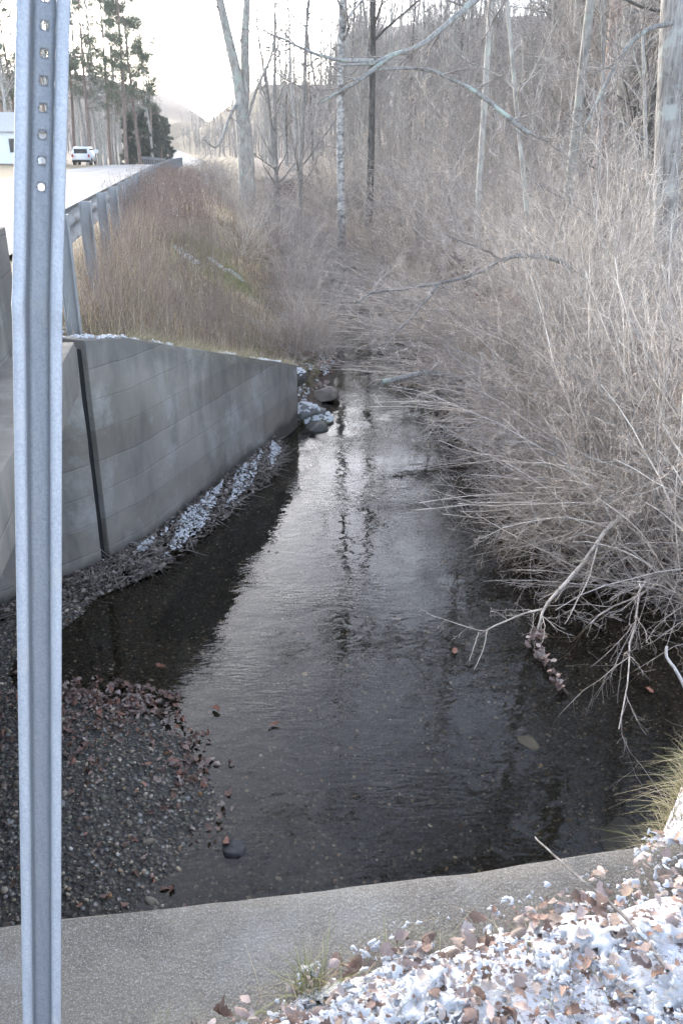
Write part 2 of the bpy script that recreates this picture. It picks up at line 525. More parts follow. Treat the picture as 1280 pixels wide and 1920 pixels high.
w = prism('wing_wall', [(-1.895, 6.312), (-1.69, 6.68), (-.54, 10.34)], [1.91, 1.86, .79], -.4, .32, M['wall'], seed=3)
m_gap, nt, b_ = nmat('black_gap_shade'); b_.inputs['Base Color'].default_value = (.012, .012, .012, 1); b_.inputs['Roughness'].default_value = .95
jf = prism('gap_shade', [(-1.985, 6.275), (-1.91, 6.39)], [1.84, 1.84], -.4, .1, m_gap, w, bevel=.004, noise=.002, seed=4)  # black strip added inside the open joint, standing in for the gap's shade
tag(w, 'board-marked grey concrete wing wall sloping down along the far side of the creek', 'wall')

br = tag(empty('bridge', (-2.2, 6.0, 0)), 'concrete road bridge with its beam end at the left behind the signpost', 'bridge')
def bridge_part(name, *a, **kw):
    o = prism(name, *a, **kw)
    o.parent = br; o.matrix_parent_inverse = Matrix.Translation((2.2, -6.0, 0))
    return o
adir = Vector((-.61, -.79)).normalized()
A0 = Vector((-1.94, 6.245))
bridge_part('abutment', [tuple(A0 + adir * 7), tuple(A0 + adir * 3), tuple(A0)], [1.88, 1.88, 1.88], -.4, .5, M['wall'], seed=11)
# fascia beam parallel to the road, standing proud of the abutment
fd = Vector((.17, -.985))
F0 = Vector((-1.955, 6.27))
bridge_part('edge_beam', [tuple(F0 + fd * 6.0), tuple(F0 + fd * 3), tuple(F0 + fd * .02)], [1.92] * 3, 1.55, .55, M['wall'], cut=.2, seed=17)
G0 = F0 + Vector((-.38, -.03))
bridge_part('parapet', [tuple(G0 + fd * 5), tuple(G0 + fd * 2.4), tuple(G0)], [2.72] * 3, 1.7, .3, M['wall'], cut=.25, seed=19)
bridge_part('deck', [tuple(F0 + fd * 6 + Vector((-.57, 0))), tuple(F0 + fd * .02 + Vector((-.57, 0)))], [1.90] * 2, 1.6, 7, M['wall'], cut=1.2, seed=23)

w = prism('retaining_wall', [(.94, 1.775), (.3, 1.65), (-.81, 1.49), (-2.4, 1.22)], [1.5, 1.5, 1.5, 1.5], -.4, .46, M['near_wall'], bevel=.008, noise=.0045, cut=.05, seed=31)
tag(w, 'flat-topped pale concrete wall at the bottom of the view, half under snowy leaves', 'wall')

# ------------------------------------------------------------------ signpost
def make_post():
    # stations: centre of the open face, width factor; bends slightly where it is dented
    def at(px, py, d):
        x = px - 640; y = 960 - py; f = 1600.
        u = y / f * d
        return np.array([x / f * d, d * math.cos(R(PITCH)) + u * math.sin(R(PITCH)), CZ - d * math.sin(R(PITCH)) + u * math.cos(R(PITCH))])
    top = at(83, -60, .985); bend = at(70.5, 575, 1.075); low = at(79, 1900, 1.405)
    base = low + (low - bend) * ((low[2] - 1.38) / (bend[2] - low[2]))
    prof = np.array([(-.0300, .0015), (-.0290, 0), (-.0180, 0), (-.0145, .004), (-.0125, .022), (-.0112, .0248), (-.0066, .026), (0, .026), (.0066, .026), (.0112, .0248), (.0125, .022), (.0145, .004), (.0180, 0), (.0290, 0), (.0300, .0015)])
    bm = bmesh.new()
    def frame(p, q):
        t = (q - p) / np.linalg.norm(q - p)
        side = np.cross(t, [0.25, -1, 0]); side /= np.linalg.norm(side)     # along the post's width
        if side[0] < 0: side = -side
        back = np.cross(side, t);
        if back[1] < 0: back = -back
        return t, side, back
    pts = []
    segs = [(base, bend), (bend, top)]
    for i, (p, q) in enumerate(segs):
        L = np.linalg.norm(q - p)
        n = int(L / .0148)
        for k in range(n + (i == 1)):
            pts.append(p + (q - p) * k / n)
    # a short kink in the flanges at the bend
    rows = []
    ib = int(np.linalg.norm(bend - base) / .0148)
    for k, c in enumerate(pts):
        t, s, b = frame(base, bend) if k < ib else frame(bend, top)
        dent = math.exp(-((k - ib) / .9) ** 2)
        row = []
        for (a, d) in prof:
            fl = 1 if abs(a) > .015 else 0
            row.append(bm.verts.new(c + s * (a * (1 + .02 * dent * fl)) + b * (d - .004 * dent * fl)))
        rows.append(row)
    holes = 0
    hole_verts = set()
    hole_rows = set()
    k = len(rows) - 3
    while holes < 8:
        hole_rows.add(k); k -= 2; holes += 1
    J = len(prof); mid = J // 2
    for i in range(len(rows) - 1):
        for j in range(J - 1):
            if i in hole_rows and j in (mid - 1, mid):
                continue
            bm.faces.new((rows[i][j], rows[i][j + 1], rows[i + 1][j + 1], rows[i + 1][j]))
    for i in hole_rows:      # round hole in a two-quad cell
        ring = [rows[i][mid - 1], rows[i][mid], rows[i][mid + 1], rows[i + 1][mid + 1], rows[i + 1][mid], rows[i + 1][mid - 1]]
        cc = sum((v.co for v in ring), Vector()) / 6
        ex = (rows[i][mid + 1].co - rows[i][mid - 1].co).normalized(); ey = (rows[i + 1][mid].co - rows[i][mid].co).normalized()
        N = 18
        cv = [bm.verts.new(cc + ex * .0050 * math.cos(2 * math.pi * q / N) + ey * .0050 * math.sin(2 * math.pi * q / N)) for q in range(N)]
        hole_verts.update(cv)
        def ang(v):
            d = v.co - cc; return math.atan2(d.dot(ey), d.dot(ex)) % (2 * math.pi)
        ring = sorted(ring, key=ang)
        own = {}
        for a in range(6):
            v0 = ring[a]; v1 = ring[(a + 1) % 6]
            a0 = round(ang(v0) / (2 * math.pi) * N); a1 = round(ang(v1) / (2 * math.pi) * N)
            if a1 <= a0: a1 += N
            bm.faces.new([v0] + [cv[q % N] for q in range(a0, a1 + 1)][0:0] + [v1] + [cv[q % N] for q in range(a1, a0 - 1, -1)])
    bmesh.ops.triangulate(bm, faces=[f for f in bm.faces if len(f.verts) > 4])
    bmesh.ops.recalc_face_normals(bm, faces=bm.faces)
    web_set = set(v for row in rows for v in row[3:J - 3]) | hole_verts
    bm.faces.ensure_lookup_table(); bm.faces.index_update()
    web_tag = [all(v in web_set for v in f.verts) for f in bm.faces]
    me = bpy.data.meshes.new('signpost'); bm.to_mesh(me); bm.free()
    m, nt, b = nmat('galvanised_steel'); k = NB(nt)
    p = k.geo()
    v = k.n('ShaderNodeTexVoronoi'); k.l(p, v.inputs['Vector']); v.inputs['Scale'].default_value = 420
    sp = k.noise(p, 260, 4, .7)
    st = k.noise(k.mapping(p, (60, 60, 2.0)), 1.5, 4, .6)
    c = k.mix(k.ramp(sp, [(.3, 0.), (.7, 1.)]), (.27, .285, .305), (.40, .415, .435))
    c = k.mix(k.ramp(st, [(.45, 0.), (.7, .5)]), c, (.25, .265, .29))
    z = k.sep(p)[2]
    rust = k.math('MULTIPLY', k.ramp(k.noise(p, 40, 5, .7), [(.5, 0.), (.62, .55)]), k.ramp(z, [(.0, 1.), (1., 0.)]))
    k.l(k.mix(k.math('MULTIPLY', k.ramp(k.noise(p, 22, 4), [(.58, 0.), (.7, .35)]), 1.0), c, (.42, .40, .36)), b.inputs['Base Color'])
    b.inputs['Metallic'].default_value = .35
    b.inputs['Roughness'].default_value = .5
    k.l(k.bump(sp, .25, .002), b.inputs['Normal'])
    me.materials.append(m)
    m2 = m.copy(); m2.name = 'shaded_zinc_channel'  # darker copy for the recessed web, the channel's shade put into its colour
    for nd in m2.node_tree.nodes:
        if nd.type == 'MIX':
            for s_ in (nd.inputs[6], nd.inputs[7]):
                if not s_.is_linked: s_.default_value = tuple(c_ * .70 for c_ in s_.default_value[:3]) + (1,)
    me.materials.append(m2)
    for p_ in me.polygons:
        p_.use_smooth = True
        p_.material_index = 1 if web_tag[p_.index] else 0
    o = link('signpost', me)
    sol = o.modifiers.new('thick', 'SOLIDIFY'); sol.thickness = .003; sol.offset = 1
    tag(o, 'galvanised steel channel post with punched holes standing close to the camera at left', 'signpost')
make_post()

# ------------------------------------------------------------------ branching plants
def tubes(levels, sides):
    """levels: list of (P[N,K,3], R[N,K]); returns V, quads"""
    Vs, Qs, off = [], [], 0
    for (P, Rr), sd in zip(levels, sides):
        N, K, _ = P.shape
        T = np.empty_like(P)
        T[:, 1:-1] = P[:, 2:] - P[:, :-2]; T[:, 0] = P[:, 1] - P[:, 0]; T[:, -1] = P[:, -1] - P[:, -2]
        T /= np.linalg.norm(T, axis=2, keepdims=True) + 1e-9
        ref = np.where(np.abs(T[..., 2:3]) > .8, np.array([1., 0, 0]), np.array([0, 0, 1.]))
        ref = np.broadcast_to(ref[:, :1], T.shape)
        A = np.cross(T, ref); A /= np.linalg.norm(A, axis=2, keepdims=True) + 1e-9
        B = np.cross(T, A)
        an = np.arange(sd) * 2 * np.pi / sd
        ring = A[:, :, None, :] * np.cos(an)[None, None, :, None] + B[:, :, None, :] * np.sin(an)[None, None, :, None]
        V = P[:, :, None, :] + ring * Rr[:, :, None, None]
        Vs.append(V.reshape(-1, 3))
        i = np.arange(N * K * sd).reshape(N, K, sd)
        a = i[:, :-1, :]; b = i[:, 1:, :]
        q = np.stack([a, np.roll(a, -1, 2), np.roll(b, -1, 2), b], -1).reshape(-1, 4)
        Qs.append(q + off); off += N * K * sd
    return np.concatenate(Vs), np.concatenate(Qs)

def grow(rng, P0, D0, L, r0, K, wig, trop=(0, 0, 0), tip=.35):
    N = len(P0)
    P = np.empty((N, K, 3)); P[:, 0] = P0
    D = D0 / (np.linalg.norm(D0, axis=1, keepdims=True) + 1e-9)
    st = (L / (K - 1))[:, None]
    trop = np.asarray(trop, float)
    for k in range(1, K):
        D = D + rng.normal(0, wig, (N, 3)) + trop
        D /= np.linalg.norm(D, axis=1, keepdims=True) + 1e-9
        P[:, k] = P[:, k - 1] + D * st
    t = np.linspace(0, 1, K)[None]
    Rr = r0[:, None] * (1 - t * (1 - tip))
    return P, Rr

def sprout(rng, P, Rr, n, t0, t1, ang, lenf, L, rf=.6, flat=0):
    """n children on each parent: start points, directions, lengths, radii"""
    N, K, _ = P.shape
    pi = np.repeat(np.arange(N), n)
    t = rng.uniform(t0, t1, N * n) * (K - 1)
    i = np.minimum(t.astype(int), K - 2); f = (t - i)[:, None]
    p = P[pi, i] * (1 - f) + P[pi, i + 1] * f
    d = P[pi, i + 1] - P[pi, i]; d /= np.linalg.norm(d, axis=1, keepdims=True) + 1e-9
    q = rng.normal(0, 1, (N * n, 3)); q[:, 2] *= 1 - flat
    q -= d * (q * d).sum(1, keepdims=True); q /= np.linalg.norm(q, axis=1, keepdims=True) + 1e-9
    a = rng.uniform(ang[0], ang[1], N * n)[:, None]
    D = d * np.cos(a) + q * np.sin(a)
    r = (Rr[pi, i] * (1 - f[:, 0]) + Rr[pi, i + 1] * f[:, 0]) * rf
    l = L[pi] * rng.uniform(lenf[0], lenf[1], N * n) * (1 - .55 * t / (K - 1))
    return p, D, l, r

def clampr(Rr, m): return np.maximum(Rr, m)

def shrub_parts(seed, h=2.6, stems=26, lean=.6, n1=7, n2=5, n3=0, minr=.0022, base=.25, droop=-.03, bias=(0, 0, 0), r0=.012, spread=None):
    rng = np.random.default_rng(seed)
    a = rng.uniform(0, 2 * np.pi, stems); rr = base * np.sqrt(rng.uniform(0, 1, stems))
    P0 = np.stack([rr * np.cos(a), rr * np.sin(a), np.full(stems, -.12)], 1)
    tilt = np.abs(rng.normal(0, lean, stems)).clip(0, 1.35)
    D0 = np.stack([np.sin(tilt) * np.cos(a), np.sin(tilt) * np.sin(a), np.cos(tilt)], 1) + np.asarray(bias)
    L = h * rng.uniform(.55, 1.1, stems)
    r = r0 * rng.uniform(.6, 1.3, stems)
    P, Rr = grow(rng, P0, D0, L, r, 12, .10, (0, 0, droop))
    lv0 = (P, clampr(Rr, minr * 1.3))
    p, D, l, r = sprout(rng, P, Rr, n1, .15, .98, (.3, 1.0), (.25, .55), L)
    P1, R1 = grow(rng, p, D, l, r, 7, .16, (0, 0, .012), .4); R1 = clampr(R1, minr)
    p, D, l2, r = sprout(rng, P1, R1, n2, .1, .98, (.35, 1.1), (.25, .6), l)
    P2, R2 = grow(rng, p, D, l2, r, 5, .2, (0, 0, .015), .5); R2 = clampr(R2, minr * .8)
    tw = [(P1, R1), (P2, R2)]; sd = [4, 3]
    if n3:
        p, D, l3, r = sprout(rng, P2, R2, n3, .15, .95, (.4, 1.1), (.3, .65), l2)
        P3, R3 = grow(rng, p, D, l3, r, 4, .22, (0, 0, .01), .6)
        tw.append((P3, clampr(R3, minr * .7))); sd.append(3)
    return tubes([lv0], [5]), tubes(tw, sd)

def make_shrub(name, seed, mat, **kw):
    root = empty(name, (0, 0, -50))
    (V, Q), (V2, Q2) = shrub_parts(seed, **kw)
    link('stems', mesh_np('shrub_stems', V, Q, mats=[mat]), root)
    link('twigs', mesh_np('shrub_twigs', V2, Q2, mats=[mat]), root)
    root['category'] = 'shrub'
    return root

def tree_parts(seed, h=15, r0=.14, wig=.025, crown0=.35, nb=34, blen=(.16, .34), ang=(.5, 1.15), up=.03, n2=7, n3=6, n4=0, minr=.004, lean=(0, 0), K0=22, tsides=10, tip=.2):
    rng = np.random.default_rng(seed)
    P, Rr = grow(rng, np.array([[0, 0, -.25]]), np.array([[lean[0], lean[1], 1.0]]), np.array([h]), np.array([r0]), K0, wig, (0, 0, .02), tip)
    Rr[:, 0] *= 1.35; Rr[:, 1] *= 1.08
    L = np.array([h])
    p, D, l, r = sprout(rng, P, Rr, nb, crown0, .99, ang, blen, L, .42)
    P1, R1 = grow(rng, p, D, l, r, 9, .13, (0, 0, up), .25); R1 = clampr(R1, minr)
    p, D, l2, r = sprout(rng, P1, R1, n2, .2, .98, (.4, 1.0), (.25, .55), l)
    P2, R2 = grow(rng, p, D, l2, r, 6, .17, (0, 0, up * .6), .4); R2 = clampr(R2, minr * .75)
    p, D, l3, r = sprout(rng, P2, R2, n3, .15, .98, (.4, 1.0), (.25, .6), l2)
    P3, R3 = grow(rng, p, D, l3, r, 4, .2, (0, 0, .01), .6); R3 = clampr(R3, minr * .6)
    tr = tubes([(P, Rr), (P1, R1)], [tsides, 5])
    lev = [(P2, R2), (P3, R3)]; sd = [4, 3]
    if n4:
        p, D, l4, r = sprout(rng, P3, R3, n4, .15, .98, (.4, 1.0), (.3, .65), l3)
        P4, R4 = grow(rng, p, D, l4, r, 4, .2, (0, 0, .01), .6)
        lev.append((P4, clampr(R4, minr * .5))); sd.append(3)
    return tr, tubes(lev, sd)

def make_tree(name, seed, bark, twig, **kw):
    root = empty(name, (0, 0, -80))
    (V, Q), (V2, Q2) = tree_parts(seed, **kw)
    link('trunk', mesh_np('tree_trunk', V, Q, mats=[bark]), root)
    link('crown', mesh_np('tree_crown', V2, Q2, mats=[twig]), root)
    root['category'] = 'tree'
    return root

def place(protos, used, i, x, y, rz, sc, label, group, dz=0.0, tilt=(0, 0)):
    z = float(gz(np.array([x]), np.array([y]))[0]) + dz
    k = i % len(protos)
    return dup(protos[k], (x, y, z), rz, sc, label, group, tilt)

def drop(protos):
    for p in protos:
        for ch in list(p.children):
            bpy.data.objects.remove(ch)
        bpy.data.objects.remove(p)

def atd(px, py, d):
    """world point seen at this pixel of the 1280x1920 photograph, d metres forward of the camera"""
    x = px - 640; y = 960 - py; f = 1600.
    r = np.array([x, f * math.cos(R(PITCH)) + y * math.sin(R(PITCH)), -f * math.sin(R(PITCH)) + y * math.cos(R(PITCH))])
    return np.array([0, 0, CZ]) + r * (d / r[1])

rng = np.random.default_rng(7)

# tall wood on the right
forest = [make_tree('forest_tree', 100 + i, M[['bark_grey', 'bark_pale', 'bark_grey', 'bark_dark'][i]], M['twig'],
                    h=[17, 15, 19, 16][i], r0=[.15, .12, .18, .15][i], crown0=[.2, .25, .3, .2][i], nb=38, minr=.006) for i in range(4)]
sapl = [make_tree('sapling', 140 + i, M[['twig', 'twig_tan', 'bark_grey', 'twig', 'bark_pale'][i]], M[['twig', 'twig_tan', 'twig', 'twig', 'twig'][i]],
                  h=[6.5, 5, 8, 5.5, 9][i], r0=[.03, .025, .045, .028, .05][i], wig=[.06, .08, .05, .09, .05][i], crown0=.12, nb=[26, 24, 30, 26, 30][i],
                  blen=(.16, .38), n2=6, n3=4, n4=0, minr=.0062, K0=16, tsides=6, up=.04) for i in range(5)]
shr = [make_shrub('bare_shrub', 180 + i, M[['twig', 'twig_tan', 'twig', 'twig_red'][i]], h=[2.4, 2.8, 3.4, 2.2][i], stems=[30, 28, 26, 34][i], lean=[.55, .6, .45, .7][i], n1=8, n2=7, minr=.0024, r0=.009) for i in range(4)]
nshr = [make_shrub('bank_shrub', 200 + i, M[['twig_tan', 'twig', 'twig_red'][i]], h=[2.4, 2.8, 2.1][i], stems=[40, 36, 44][i], lean=[.6, .65, .8][i], n1=8, n2=6, n3=1, minr=.0016, base=.38, r0=.0095) for i in range(3)]

def scatter(n, xr, yr, cond, mind, rng):
    pts = []
    tries = 0
    while len(pts) < n and tries < n * 60:
        tries += 1
        x = rng.uniform(*xr); y = rng.uniform(*yr)
        if not cond(x, y): continue
        if any((x - a) ** 2 + (y - b) ** 2 < mind ** 2 for a, b in pts[-400:]): continue
        pts.append((x, y))
    return pts

def right_of_creek(x, y): return x > creek_mid(y) + 1.9 and float(sdist(np.array([x]), np.array([y]))[0]) > .3
def in_view(x, y): return -(.43 * y + 2) < x < .43 * y + 1.5

i = 0
for x, y in scatter(150, (-20, 52), (15, 112), lambda x, y: right_of_creek(x, y) and in_view(x, y) and (x > .19 * y + 1.5 or y > 76), 1.5, rng):
    k = i % 4
    lab = ['grey bare tree standing in the wood right of the creek', 'pale barked bare tree in the wood right of the creek', 'grey bare tree standing in the wood right of the creek', 'dark barked bare tree in the wood right of the creek'][k]
    place(forest, None, i, x, y, rng.uniform(0, 6.28), rng.uniform(.75, 1.15), lab, ['grey trees of the wood', 'pale trees of the wood', 'grey trees of the wood', 'dark trees of the wood'][k]); i += 1
for x, y in scatter(75, (4, 32), (20, 62), lambda x, y: in_view(x, y) and x > .20 * y + 1.6, 1.2, rng):
    k = i % 4
    lab = ['grey bare tree standing in the wood right of the creek', 'pale barked bare tree in the wood right of the creek', 'grey bare tree standing in the wood right of the creek', 'dark barked bare tree in the wood right of the creek'][k]
    place(forest, None, i, x, y, rng.uniform(0, 6.28), rng.uniform(.55, .95), lab, ['grey trees of the wood', 'pale trees of the wood', 'grey trees of the wood', 'dark trees of the wood'][k]); i += 1
i = 0
for x, y in scatter(270, (-3, 30), (12, 62), lambda x, y: right_of_creek(x, y) and in_view(x, y) and (x > .19 * y + 1.0 or y > 22), .75, rng):
    place(sapl, None, i, x, y, rng.uniform(0, 6.28), rng.uniform(.7, 1.2) * (1 if x > .17 * y + 1.5 or y > 36 else .55), 'thin bare sapling in the undergrowth right of the creek', 'saplings of the undergrowth', tilt=(rng.normal(0, .1), rng.normal(0, .12))); i += 1
for x, y in scatter(30, (-3, 9), (23, 46), lambda x, y: right_of_creek(x, y) and x < .19 * y + 1.2, .7, rng):
    place(sapl, None, i, x, y, rng.uniform(0, 6.28), rng.uniform(.5, .85), 'thin bare sapling in the undergrowth right of the creek', 'saplings of the undergrowth', tilt=(rng.normal(0, .2), rng.normal(0, .25))); i += 1
i = 0
for x, y in scatter(170, (-4, 18), (11, 45), lambda x, y: right_of_creek(x, y) and in_view(x, y) and x < creek_mid(y) + 12, .7, rng):
    place(shr, None, i, x, y, rng.uniform(0, 6.28), rng.uniform(.7, 1.2), 'bare grey shrub in the thicket along the right bank', 'shrubs of the thicket on the right bank'); i += 1
for x, y in scatter(84, (-4, 4), (12.3, 44), lambda x, y: x > creek_mid(y) and .0 < float(sdist(np.array([x]), np.array([y]))[0]) < .8, .33, rng):
    place(shr, None, i, x, y, rng.uniform(0, 6.28), rng.uniform(.45, .72) * (1 if y < 26 else 1.3), 'bare shrub at the right waterline leaning out over the creek', 'shrubs leaning from the right waterline', tilt=(rng.normal(0, .15), -.75 + rng.normal(0, .15))).scale.z *= .5; i += 1
for x, y in scatter(46, (-7, 1), (14, 48), lambda x, y: x < creek_mid(y) and (y > 19.5 or x > creek_mid(y) - 1.6) and .2 < float(sdist(np.array([x]), np.array([y]))[0]) < 1.6 + y * .03, .45, rng):
    place(shr, None, i, x, y, rng.uniform(0, 6.28), rng.uniform(.45, .85), 'low bare shrub on the left bank of the creek', 'shrubs on the left bank', tilt=(rng.normal(0, .15), .25 + rng.normal(0, .15))); i += 1
for x, y in scatter(22, (-2, .6), (11.6, 24), lambda x, y: x < creek_mid(y) and .05 < float(sdist(np.array([x]), np.array([y]))[0]) < .6, .4, rng):
    place(shr, None, i, x, y, rng.uniform(0, 6.28), rng.uniform(.3, .5), 'small bare shrub hanging over the left waterline beyond the rocks', 'shrubs at the left waterline', tilt=(rng.normal(0, .15), .45 + rng.normal(0, .15))); i += 1
# close shrubs on the right bank
near_spots = [(2.85, 5.5, .8, ''), (2.7, 6.2, .85, ''), (3.2, 6.6, 1.05, ''), (2.95, 7.4, .95, ''), (3.4, 5.7, 1.0, ''), (3.9, 6.2, 1.1, ''), (3.3, 8.2, 1., ''), (3.9, 8.0, 1.1, ''), (2.9, 8.8, .9, ''), (3.5, 9.4, 1.05, ''), (2.9, 10.2, .8, ''), (4.2, 10.4, 1.1, ''), (3.3, 11.2, .95, ''), (2.7, 12.2, .7, ''), (4.8, 9.0, 1.1, ''), (3.8, 12.5, 1.0, ''), (5.1, 11.8, 1.1, ''), (4.4, 7.0, 1.1, ''), (2.7, 11.3, .65, ''), (2.75, 9.6, .65, ''), (2.7, 8.0, .7, ''), (3.0, 6.9, .9, ''), (3.6, 7.3, 1., ''), (3.1, 9.9, .9, ''), (3.2, 10.7, .9, '')]
for i, (x, y, sc, _) in enumerate(near_spots):
    if x > 3.25: sc *= .78
    lab = 'leafless tan shrub with arching stems on the near right bank'
    if i == 0: lab = 'nearest leafless shrub at the right edge, its twigs arching over the water'
    place(nshr, None, i, x, y, rng.uniform(0, 6.28), sc, lab, 'tan shrubs leaning over the creek', tilt=(rng.normal(0, .08), (-.34 if y < 7 else -.26) + rng.normal(0, .10)))
rng = np.random.default_rng(15)
for i, (x, y) in enumerate(scatter(34, (1.5, 4), (5.9, 13.2), lambda x, y: x > 1 and .02 < float(sdist(np.array([x]), np.array([y]))[0]) < .75, .3, rng)):
    place(nshr, None, i, x, y, rng.uniform(0, 6.28), rng.uniform(.42, .66), 'low bare shrub at the right waterline trailing twigs over the near water', 'low shrubs trailing over the near water', dz=-.05, tilt=(rng.normal(0, .2), -.75 + rng.normal(0, .18)))
spr = [make_shrub('sprawling_shrub', 240 + i, M[['twig_tan', 'twig'][i]], h=2.9, stems=17, lean=.75, n1=9, n2=5, n3=2, minr=.0017, base=.3, r0=.011, bias=(-1.0, -.15, -.05), droop=-.035) for i in range(2)]
for i, (x, y, sc) in enumerate([(2.9, 6.9, .8), (3.0, 7.9, .85), (2.9, 8.9, .85), (3.0, 10.0, .9), (2.7, 11.2, 1.0), (2.5, 12.4, 1.15), (2.5, 13.6, 1.25), (2.4, 15.0, 1.3), (2.2, 16.6, 1.35), (1.7, 18.0, 1.3), (1.5, 19.5, 1.3), (1.25, 21.0, 1.35), (1.0, 23.0, 1.4), (.7, 26.0, 1.4), (2.3, 14.3, 1.2), (1.9, 17.3, 1.3)]):
    place(spr, None, i, x, y, rng.uniform(-.35, .35), sc, 'open bare shrub sprawling from the right bank far out over the water', 'sprawling shrubs reaching over the water', dz=.05).scale.z *= (.36 if y > 11 else .75)
drop(spr)
drop(forest); drop(sapl); drop(shr); drop(nshr)

# ------------------------------------------------------------------ trees one can tell apart
def smooth_path(pts, K):
    pts = np.asarray(pts, float); n = len(pts)
    t = np.linspace(0, n - 1, K); i = np.minimum(t.astype(int), n - 2); f = (t - i)[:, None]
    p0 = pts[np.maximum(i - 1, 0)]; p1 = pts[i]; p2 = pts[i + 1]; p3 = pts[np.minimum(i + 2, n - 1)]
    return .5 * (2 * p1 + (p2 - p0) * f + (2 * p0 - 5 * p1 + 4 * p2 - p3) * f ** 2 + (3 * p1 - p0 - 3 * p2 + p3) * f ** 3)

def limb(pts, r0, r1, K=26, jit=0.0, seed=0):
    P = smooth_path(pts, K)
    if jit:
        g = np.random.default_rng(seed); P[1:-1] += np.cumsum(g.normal(0, jit, (K - 2, 3)), 0) * .4 + g.normal(0, jit, (K - 2, 3)) * .3
    return P[None], np.linspace(r0, r1, K)[None]

def side_twigs(seed, limbs, n=(10, 6, 4), lens=(.9, .6), ang=(.4, 1.1), minr=.003, trop=.0, t0=.1, tips=True):
    """fine branches on a set of limbs: list of levels for tubes()"""
    g = np.random.default_rng(seed)
    l1P, l1R, out = [], [], []
    for P, Rr in limbs:
        p, D, l, r = sprout(g, P, Rr, n[0], t0, .99, ang, (lens[0] * .4, lens[0]), np.array([1.0]) * 1.6, .45)
        a, b = grow(g, p, D, l, np.minimum(r, .03), 8, .17, (0, 0, trop), .3)
        l1P.append(a); l1R.append(clampr(b, minr))
    P1 = np.concatenate(l1P); R1 = np.concatenate(l1R)
    L1 = np.linalg.norm(P1[:, -1] - P1[:, 0], axis=1) * 1.1
    p, D, l2, r = sprout(g, P1, R1, n[1], .1, .98, (.4, 1.0), (.3 * lens[1], lens[1]), L1)
    P2, R2 = grow(g, p, D, l2, r, 6, .18, (0, 0, trop), .4); R2 = clampr(R2, minr * .75)
    p, D, l3, r = sprout(g, P2, R2, n[2], .1, .98, (.4, 1.0), (.3, .6), l2)
    P3, R3 = grow(g, p, D, l3, r, 4, .2, (0, 0, trop), .6); R3 = clampr(R3, minr * .6)
    return [(P1, R1), (P2, R2), (P3, R3)], [4, 3, 3]

def mesh_at(root, name, V, Q, mat, datan):
    me = mesh_np(datan, V - np.array(root.location), Q, mats=[mat])
    return link(name, me, root)

def limb_tree(name, label, cat, limbs, twig_limbs, bark, twig, seed, origin, n=(10, 6, 4), lens=(.9, .6), minr=.003, sides=12, trop=0., parts=('trunk', 'crown'), t0=.1, limb_mat=None):
    root = tag(empty(name, tuple(origin)), label, cat)
    if limb_mat is None:
        V, Q = tubes(limbs, [sides] + [8] * (len(limbs) - 1))
        mesh_at(root, parts[0], V, Q, bark, name + '_wood')
    else:
        V, Q = tubes(limbs[:1], [sides]); mesh_at(root, parts[0], V, Q, bark, name + '_wood')
        for lm in limbs[1:]:
            V, Q = tubes([lm], [9]); mesh_at(root, 'limb', V, Q, limb_mat, name + '_limb')
    lv, sd = side_twigs(seed, twig_limbs, n, lens, minr=minr, trop=trop, t0=t0)
    V, Q = tubes(lv, sd)
    mesh_at(root, parts[1], V, Q, twig, name + '_fine')
    return root

def gpt(x, y, dz=0.0): return np.array([x, y, float(gz(np.array([x]), np.array([y]))[0]) + dz])

# forked tree on the left bank
d = 28.0
b = atd(463, 352, d); g0 = gpt(b[0], d, -.3)
tr = limb([g0, atd(461, 300, d), atd(456, 240, d), atd(452, 200, d)], .27, .20, 14)
l1 = limb([atd(453, 208, d), atd(444, 140, d), atd(428, 70, d), atd(412, 0, d), atd(402, -60, d), atd(390, -190, d)], .17, .08, 16)
l2 = limb([atd(455, 208, d), atd(460, 150, d + .2), atd(459, 80, d + .3), atd(463, 0, d + .4), atd(462, -80, d + .5), atd(470, -220, d + .5)], .16, .06, 16)
l3 = limb([atd(444, 195, d), atd(432, 215, d - .4), atd(415, 262, d - .9), atd(402, 276, d - 1.2), atd(384, 262, d - 1.5)], .06, .02, 14)
l4 = limb([atd(458, 245, d), atd(480, 170, d - .5), atd(510, 100, d - .8), atd(515, 30, d - 1)], .05, .02, 14)
limb_tree('forked_tree', 'thick grey trunk forking into two limbs on the left bank', 'tree', [tr, l1, l2, l3, l4], [l1, l2, l3, l4], M['bark_pale'], M['twig'], 31, g0, n=(9, 6, 4), lens=(1.2, .6), minr=.006)

# big furrowed tree at the right edge with a long lichened limb hanging over the creek
d = 13.5
b = atd(1243, 600, d); g0 = gpt(b[0], d, -.2)
tr = limb([g0, atd(1244, 560, d), atd(1250, 300, d), atd(1262, 0, d), atd(1275, -200, d), atd(1290, -600, d), atd(1290, -600, d) + [.2, .1, 3.0], atd(1290, -600, d) + [.3, .2, 6.5]], .225, .09, 48)
tr[1][0, :3] *= 1.25
lb = limb([atd(1276, -260, d), atd(1150, -190, d - .1), atd(1000, -80, d - .5), atd(892, 0, d - .8), atd(855, 31, d - 1), atd(792, 81, d - 1.2), atd(730, 103, d - 1.4), atd(692, 116, d - 1.5), atd(630, 118, d - 1.6)], .062, .014, 44, .006, 1)
lb2 = limb([atd(735, 102, d - 1.4), atd(690, 140, d - 1.6), atd(640, 172, d - 1.7), atd(599, 196, d - 1.8)], .035, .012, 16, .006, 2)
lb3 = limb([atd(700, 114, d - 1.5), atd(640, 112, d - 1.5), atd(574, 94, d - 1.4), atd(520, 70, d - 1.3), atd(480, 50, d - 1.2)], .028, .008, 18, .008, 3)
